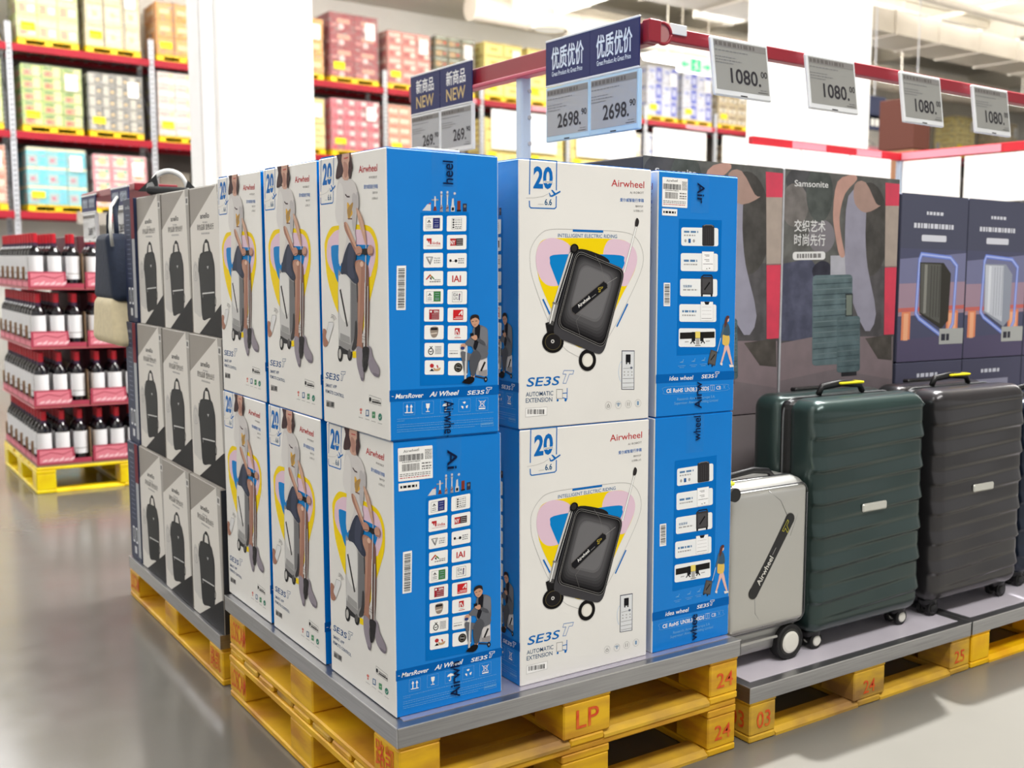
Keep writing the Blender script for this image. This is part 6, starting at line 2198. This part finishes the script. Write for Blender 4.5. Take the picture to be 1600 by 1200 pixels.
def ribbed_case(label, loc, rz, w, h, d, col, name, hub, plate):
    shell = mat(name, col, 0.28, 0.45, noise=0.12, nscale=4, coat=0.3)
    t = thing('large_suitcase', label, 'suitcase', loc, rz, 'large ribbed suitcases')
    zb = 0.052
    hz = (h - zb) / 2
    cz = zb + hz
    P = 0.05

    def disp(p, n):
        if n.y > -0.5 or abs(p.z) > hz - 0.035:
            return Vector((0, 0, 0))
        # two sets of interlocking tapering ribs
        x = (p.x / (w / 2))
        u = ((p.z + 10) / P - 0.22 * x)
        fr = u - math.floor(u)
        row = int(math.floor(u)) % 2
        s = (x + 1) / 2
        tap = 1 - s if row else s
        k = abs(fr - 0.5) * 2
        a = 0.013 * min(1 - fr, fr * 4) * (0.12 + 0.88 * tap)
        return Vector((0, -a, 0))
    mb = MB()
    mb.rbox((0, -d * 0.27, cz), (w / 2, d * 0.23, hz), 0.045, shell, (14, 2, 150), disp=disp)
    mb.build('front_shell', t)
    mb = MB(); mb.rbox((0, d * 0.26, cz), (w / 2, d * 0.23, hz), 0.045, shell, (8, 4, 12)); mb.build('back_shell', t)
    mb = MB(); mb.bbox((-w / 2 + 0.006, -0.03, zb + 0.008), (w / 2 - 0.006, 0.03, h - 0.008), black, 0.03, seg=3)
    mb.tube(rr_loop(0, cz, w / 2 - 0.004, hz - 0.006, 0.05, 0.0), 0.0035, mat('zip_grey', (90, 92, 94), 0.5, noise=0.1), 6)
    mb.build('zip_band', t)
    mb = MB(); mb.bbox((-0.055, -d / 2 - 0.012, h * 0.54), (0.055, -d / 2 - 0.002, h * 0.54 + 0.026), mat('pale_nameplate', (206, 206, 198), 0.35, 0.3, noise=0.05), 0.004); mb.build('nameplate', t)
    for sx_ in (-1, 1):
        for sy_ in (-1, 1):
            x, y = sx_ * (w / 2 - 0.055), sy_ * (d / 2 - 0.06)
            mb = MB(); mb.lathe([(0.03, 0.038), (0.033, 0.052), (0.03, 0.066)], black, 16, Matrix.Translation((x, y, 0)))
            mb.bbox((x - 0.018, y - 0.024, 0.016), (x + 0.018, y + 0.024, 0.05), black, 0.01)
            mb.build('caster_fork', t)
            wheel(t, (x, y - 0.02, 0.0262), 0.026, 0.012, hub)
            wheel(t, (x, y + 0.02, 0.0262), 0.026, 0.012, hub)
    mb = MB(); mb.tube([(-0.1, 0, h - 0.002), (-0.085, 0, h + 0.022), (0, 0, h + 0.03), (0.085, 0, h + 0.022), (0.1, 0, h - 0.002)], [0.01, 0.011, 0.012, 0.011, 0.01], black, 10); mb.build('top_handle', t)
    mb = MB(); mb.bbox((-0.09, d * 0.36, h - 0.005), (0.09, d * 0.46, h + 0.008), black, 0.004); mb.build('trolley_handle', t)
    mb = MB(); mb.bbox((-0.02, -0.02, h + 0.026), (0.09, 0.02, h + 0.034), I((214, 200, 40)), 0.003); mb.build('yellow_tag', t)
    return t


ribbed_case('large dark green ribbed suitcase standing right of the small silver one', (1.605, 0.232, 0.165), 0.0, 0.505, 0.765, 0.30, (44, 62, 60), 'dark_green_shell', hubw, 1)
ribbed_case('large charcoal ribbed suitcase right of the dark green one', (2.155, 0.232, 0.165), 0.0, 0.49, 0.765, 0.30, (52, 50, 52), 'charcoal_shell', black, 1)
ribbed_case('navy ribbed suitcase cut off by the right edge of the picture', (2.68, 0.26, 0.165), 0.0, 0.44, 0.70, 0.28, (24, 34, 52), 'navy_shell', black, 1)

# ================================================================== SUITCASE CARTONS BEHIND
def mottled(rgb):
    f = 1.2 if sum(rgb) < 330 else 0.9
    return mat('mottled_%02x%02x%02x' % tuple(rgb), rgb, 0.5, spec=0.15, noise=0.5, nscale=16,
               alt=tuple(min(255, c * f + 6) for c in rgb))


def art_travel(W_, H_):
    a = Art([(276 + 0, 150), (805, 185), (765, 1130), (258, 1130)], W_, H_)
    # drawn in the frame of the blurred print, kept sharp-edged but tonal
    c = mottled
    a.rect(240, 120, 820, 1140, c((74, 72, 74)), 1)
    a.poly([(276, 150), (805, 185), (790, 560), (270, 540)], c((86, 86, 84)), 2)
    for (x, y, rx, ry, col) in ((360, 200, 80, 60, (66, 66, 68)), (320, 300, 60, 90, (104, 100, 98)), (430, 250, 60, 120, (70, 74, 72)), (660, 400, 90, 200, (66, 64, 62)), (440, 430, 60, 70, (126, 122, 128))):
        a.ell(x, y, rx, ry, c(col), 3)
    a.poly([(270, 540), (390, 520), (470, 620), (440, 860), (262, 850)], c((72, 74, 92)), 4)
    a.poly([(258, 860), (420, 840), (770, 860), (765, 1130), (258, 1130)], c((132, 118, 122)), 4)
    a.poly([(262, 1010), (500, 980), (765, 1040), (765, 1130), (258, 1130)], c((120, 110, 114)), 5)
    a.poly([(640, 860), (765, 850), (765, 960), (700, 950)], c((70, 66, 62)), 5)
    # red and stone pillar at the right edge
    a.poly([(735, 200), (805, 205), (803, 300), (735, 300)], c((214, 74, 96)), 6)
    a.poly([(735, 300), (803, 300), (796, 560), (732, 560)], c((172, 158, 148)), 6)
    a.poly([(732, 565), (796, 565), (776, 850), (728, 850)], c((214, 70, 92)), 6)
    a.line([(732, 562), (796, 562)], 0.004, c((120, 100, 98)), 7)
    # dress, arm and two suitcases
    a.poly([(560, 260), (640, 240), (640, 420), (650, 560), (690, 760), (640, 830), (560, 640), (545, 480)], c((150, 148, 164)), 6, 3)
    a.poly([(590, 210), (640, 200), (690, 290), (710, 300), (640, 330), (590, 290)], c((168, 140, 130)), 6, 3)
    a.poly([(510, 200), (580, 170), (600, 190), (545, 250), (520, 350), (530, 440), (545, 510), (520, 510), (500, 420), (490, 330)], c((190, 150, 138)), 7, 3)
    a.poly([(400, 560), (440, 530), (480, 550), (470, 600), (410, 600)], c((46, 46, 56)), 6, 3)
    a.rect(480, 510, 570, 600, c((176, 176, 186)), 6)
    a.rect(400, 590, 580, 960, c((84, 100, 104)), 7, 16)
    for i in range(16):
        a.line([(404, 606 + i * 22), (576, 602 + i * 22)], 0.0035, c((58, 72, 78) if i % 2 else (112, 128, 132)), 8)
    a.rect(548, 670, 582, 770, c((40, 44, 46)), 8); a.rect(552, 676, 578, 760, c((120, 130, 120)), 9)
    a.rect(510, 765, 615, 995, c((76, 92, 96)), 9, 12)
    for i in range(10):
        a.line([(514, 782 + i * 21), (611, 780 + i * 21)], 0.003, c((56, 70, 76) if i % 2 else (106, 120, 124)), 10)
    a.rect(530, 995, 600, 1012, c((38, 38, 42)), 9)
    w = I((222, 222, 222))
    a.text('Samsonite', (318, 222), (468, 226), 26, w, 8, 0, 0.008)
    a.text('交织艺术', (318, 405), (455, 408), 42, w, 8, 0, 0.012)
    a.text('时尚先行', (318, 462), (455, 465), 42, w, 8, 0, 0.012)
    a.rect(312, 492, 456, 526, w, 8, 12)
    a.scribble(330, 500, 440, 518, c((110, 108, 108)), 9, 0, 4, .12)
    return a.mb.mesh('printed_picture')


def carton_pic(label, x0, x1, y0, z0, z1, pic, d=0.34, body=(70, 68, 70), name='suitcase_carton', group='tall suitcase cartons'):
    w = x1 - x0
    t = thing(name, label, 'box', ((x0 + x1) / 2, y0 + d / 2, z0), 0, group)
    mb = MB()
    bm_ = mat('carton_side_%02x' % body[0], body, 0.5, spec=0.2, noise=0.05)
    mb.bbox((-w / 2, -d / 2, 0), (w / 2, d / 2, z1 - z0 - 0.002), bm_, 0.003)
    mb.build('carton_body', t)
    if pic:
        link('printed_picture', pic, t, face_M('front', w, d))
    return t


BY = 0.50
tp = art_travel(0.571, 0.80)
for x0, x1, lab in ((1.015, 1.586, 'tall suitcase carton half hidden behind the top right luggage box'), (1.594, 2.165, 'tall suitcase carton with travel picture and white Chinese lettering, fully in view')):
    carton_pic(lab, x0, x1, BY, 0.842, 1.642, tp)
lowp = Art([(0, 0), (570, 0), (570, 670), (0, 670)], 0.571, 0.675)
lowp.rect(2, 2, 568, 668, I((128, 120, 122)), 1)
lowp.rect(20, 60, 90, 100, I((220, 218, 214)), 2); lowp.bars(26, 66, 60, 92, 10, GR1, 3, 2)
lowp.text('Samsonite', (60, 180), (230, 180), 26, I((200, 198, 198)), 2, 0, .01)
lowp = lowp.mb.mesh('printed_picture')
for x0, x1, lab in ((1.015, 1.586, 'grey suitcase carton in the lower row, seen above the small silver suitcase'), (1.594, 2.165, 'grey suitcase carton in the lower row, hidden by the green suitcase')):
    carton_pic(lab, x0, x1, BY, 0.166, 0.841, lowp, body=(124, 118, 120))
# silver clip strip between the tall cartons
mb = MB(); mb.bbox((1.5865, BY - 0.004, 0.85), (1.5935, BY + 0.01, 1.64), grey_post, 0.001)
tag(mb.build('corner_strip'), 'thin grey strip between the two tall suitcase cartons', 'strip')


def art_neon(W_, H_, light=False):
    a = Art([(0, 0), (385, 0), (385, 620), (0, 620)], W_, H_)
    c = I
    a.rect(0, 0, 385, 620, c((86, 88, 112)), 1)
    a.rect(0, 0, 385, 200, c((84, 86, 104)), 2)
    a.poly([(0, 240), (385, 210), (385, 420), (0, 430)], c((122, 124, 156)), 3)
    a.poly([(0, 330), (385, 320), (385, 440), (0, 450)], c((164, 140, 156)), 4)
    a.poly([(0, 420), (385, 410), (385, 425), (0, 435)], c((200, 110, 104)), 5)
    for x0, x1 in ((20, 70), (280, 350)):
        a.rect(x0, 430, x1, 560, c((226, 140, 104)), 5); a.rect(x0 + 12, 440, x1 - 12, 540, c((240, 178, 140)), 6)
    a.poly([(0, 540), (385, 520), (385, 620), (0, 620)], c((92, 86, 112)), 5)
    # glowing six-sided frame printed round the case
    a.line([(120, 220), (290, 230), (330, 260), (320, 480), (280, 540), (120, 460), (100, 440), (110, 240), (120, 220)], 0.016, c((120, 140, 220)), 7)
    a.line([(120, 220), (290, 230), (330, 260), (320, 480), (280, 540), (120, 460), (100, 440), (110, 240), (120, 220)], 0.006, c((176, 190, 240)), 8)
    b1, b2, b3 = ((196, 200, 210), (150, 156, 170), (220, 224, 232)) if light else ((96, 96, 92), (62, 60, 56), (140, 140, 134))
    a.poly([(112, 250), (250, 250), (296, 290), (290, 470), (250, 500), (120, 440)], c(b2), 9)
    a.poly([(118, 254), (236, 256), (240, 480), (124, 436)], c(b1), 10)
    a.rect(140, 258, 156, 440, c(b3), 11)
    for k in range(4):
        a.line([(180 + k * 17, 262), (180 + k * 17, 455)], 0.003, c(b2), 11)
    w = c((214, 216, 226))
    a.scribble(140, 62, 240, 74, w, 8, 0, 3, .18)
    a.scribble(70, 106, 300, 124, w, 8, 0, 9, .08)
    a.rect(116, 148, 260, 172, w, 8, 6)
    a.rect(240, 500, 384, 560, c((176, 178, 176)), 12)
    a.scribble(252, 520, 300, 546, c((60, 60, 70)), 13, 0, 2, .4)
    return a.mb.mesh('printed_picture')


nd1, nd2 = art_neon(0.385, 0.615), art_neon(0.385, 0.615, True)
low_n = Art([(0, 0), (385, 0), (385, 800), (0, 800)], 0.385, 0.81)
low_n.rect(0, 0, 385, 800, I((84, 84, 104)), 1)
low_n.scribble(120, 40, 240, 54, I((210, 212, 224)), 2, 0, 3, .2)
low_n.rect(60, 80, 300, 110, I((150, 150, 170)), 2)
low_n = low_n.mb.mesh('printed_picture')
nx = [2.182, 2.574, 2.966]
for i, x in enumerate(nx):
    carton_pic(('purple-grey carton with a dark printed case in a glowing frame, left one of its row', 'purple-grey carton with a silver printed case in a glowing frame', 'purple-grey carton at the right edge with a printed case')[i],
               x, x + 0.387, BY, 0.982, 1.597, nd2 if i == 1 else nd1, body=(84, 86, 106), group='purple-grey suitcase cartons')
    carton_pic(('lower purple-grey carton under the left glowing-frame carton', 'lower purple-grey carton under the second glowing-frame carton', 'lower purple-grey carton at the right edge')[i],
               x, x + 0.387, BY, 0.166, 0.981, low_n, body=(84, 86, 106), group='purple-grey suitcase cartons')

# ================================================================== FAR RIGHT GOODS
def tower(label, x, y, w, d, rows, zc, cols):
    t = thing('carton_tower', label, 'boxes', (x, y, 0))
    z = 0
    i = 0
    while z < zc:
        h = rows[i % len(rows)]
        for k in range(cols):
            ww = w / cols
            mb = MB(); c1 = TC[(i * 2 + k) % len(TC)]
            mb.bbox((-w / 2 + k * ww, -d / 2, z), (-w / 2 + (k + 1) * ww - 0.01, d / 2, z + h - 0.005), I(c1), 0.006)
            mb.build('carton', t)
        z += h
        i += 1


TC = [(250, 206, 60), (238, 196, 140), (180, 160, 214), (222, 90, 40), (40, 110, 190), (246, 214, 120), (226, 160, 180)]
tower('stack of yellow, red and blue cartons at the right edge beyond the second rail', 9.1, 3.3, 0.75, 0.6, [0.42, 0.38, 0.3], 2.62, 2)
TC = [(110, 74, 58), (96, 60, 52), (150, 110, 84)]
tower('tall dark brown carton stack beyond the corner of the second rail', 6.9, 4.5, 0.24, 0.4, [0.5, 0.45], 2.75, 1)
TC = [(246, 226, 150), (236, 222, 206), (230, 206, 120)]
tower('pale yellow carton stack far behind the third price tag', 15.2, 8.0, 1.0, 0.8, [0.5, 0.45], 4.2, 2)
t = thing('hanging_banner', 'navy banner with white marks and a bright blue end, right of the white column', 'banner', (14.7, 12, 3.95))
mb = MB(); mb.bbox((0, 0, 0.14), (0.5, 0.06, 0.62), mat('banner_navy', (40, 48, 84), 0.5, noise=0.05), 0.01); mb.bbox((0, 0, 0), (1.2, 0.06, 0.28), mat('banner_navy'), 0.01); mb.build('banner_panel', t)
mb = MB(); mb.bbox((1.2, 0, 0.04), (1.72, 0.06, 0.3), mat('banner_blue', (30, 96, 200), 0.4, noise=0.05), 0.03); mb.build('blue_end', t)
A = Art([(0, 0), (100, 0), (100, 30), (0, 30)], 1.1, 0.28); A.EPS = 0.002
A.scribble(8, 8, 92, 22, WHT, 1, 0, 5, .1); A.mb.build('banner_print', t)
for x in (0.2, 1.4):
    mb = MB()
    mb.cyl((x, 0.03, 0.2), (x, 0.03, 5), 0.012, grey_post, 6)
    mb.build('hanging_rod', t)

# children cache is rebuilt; nothing else to do
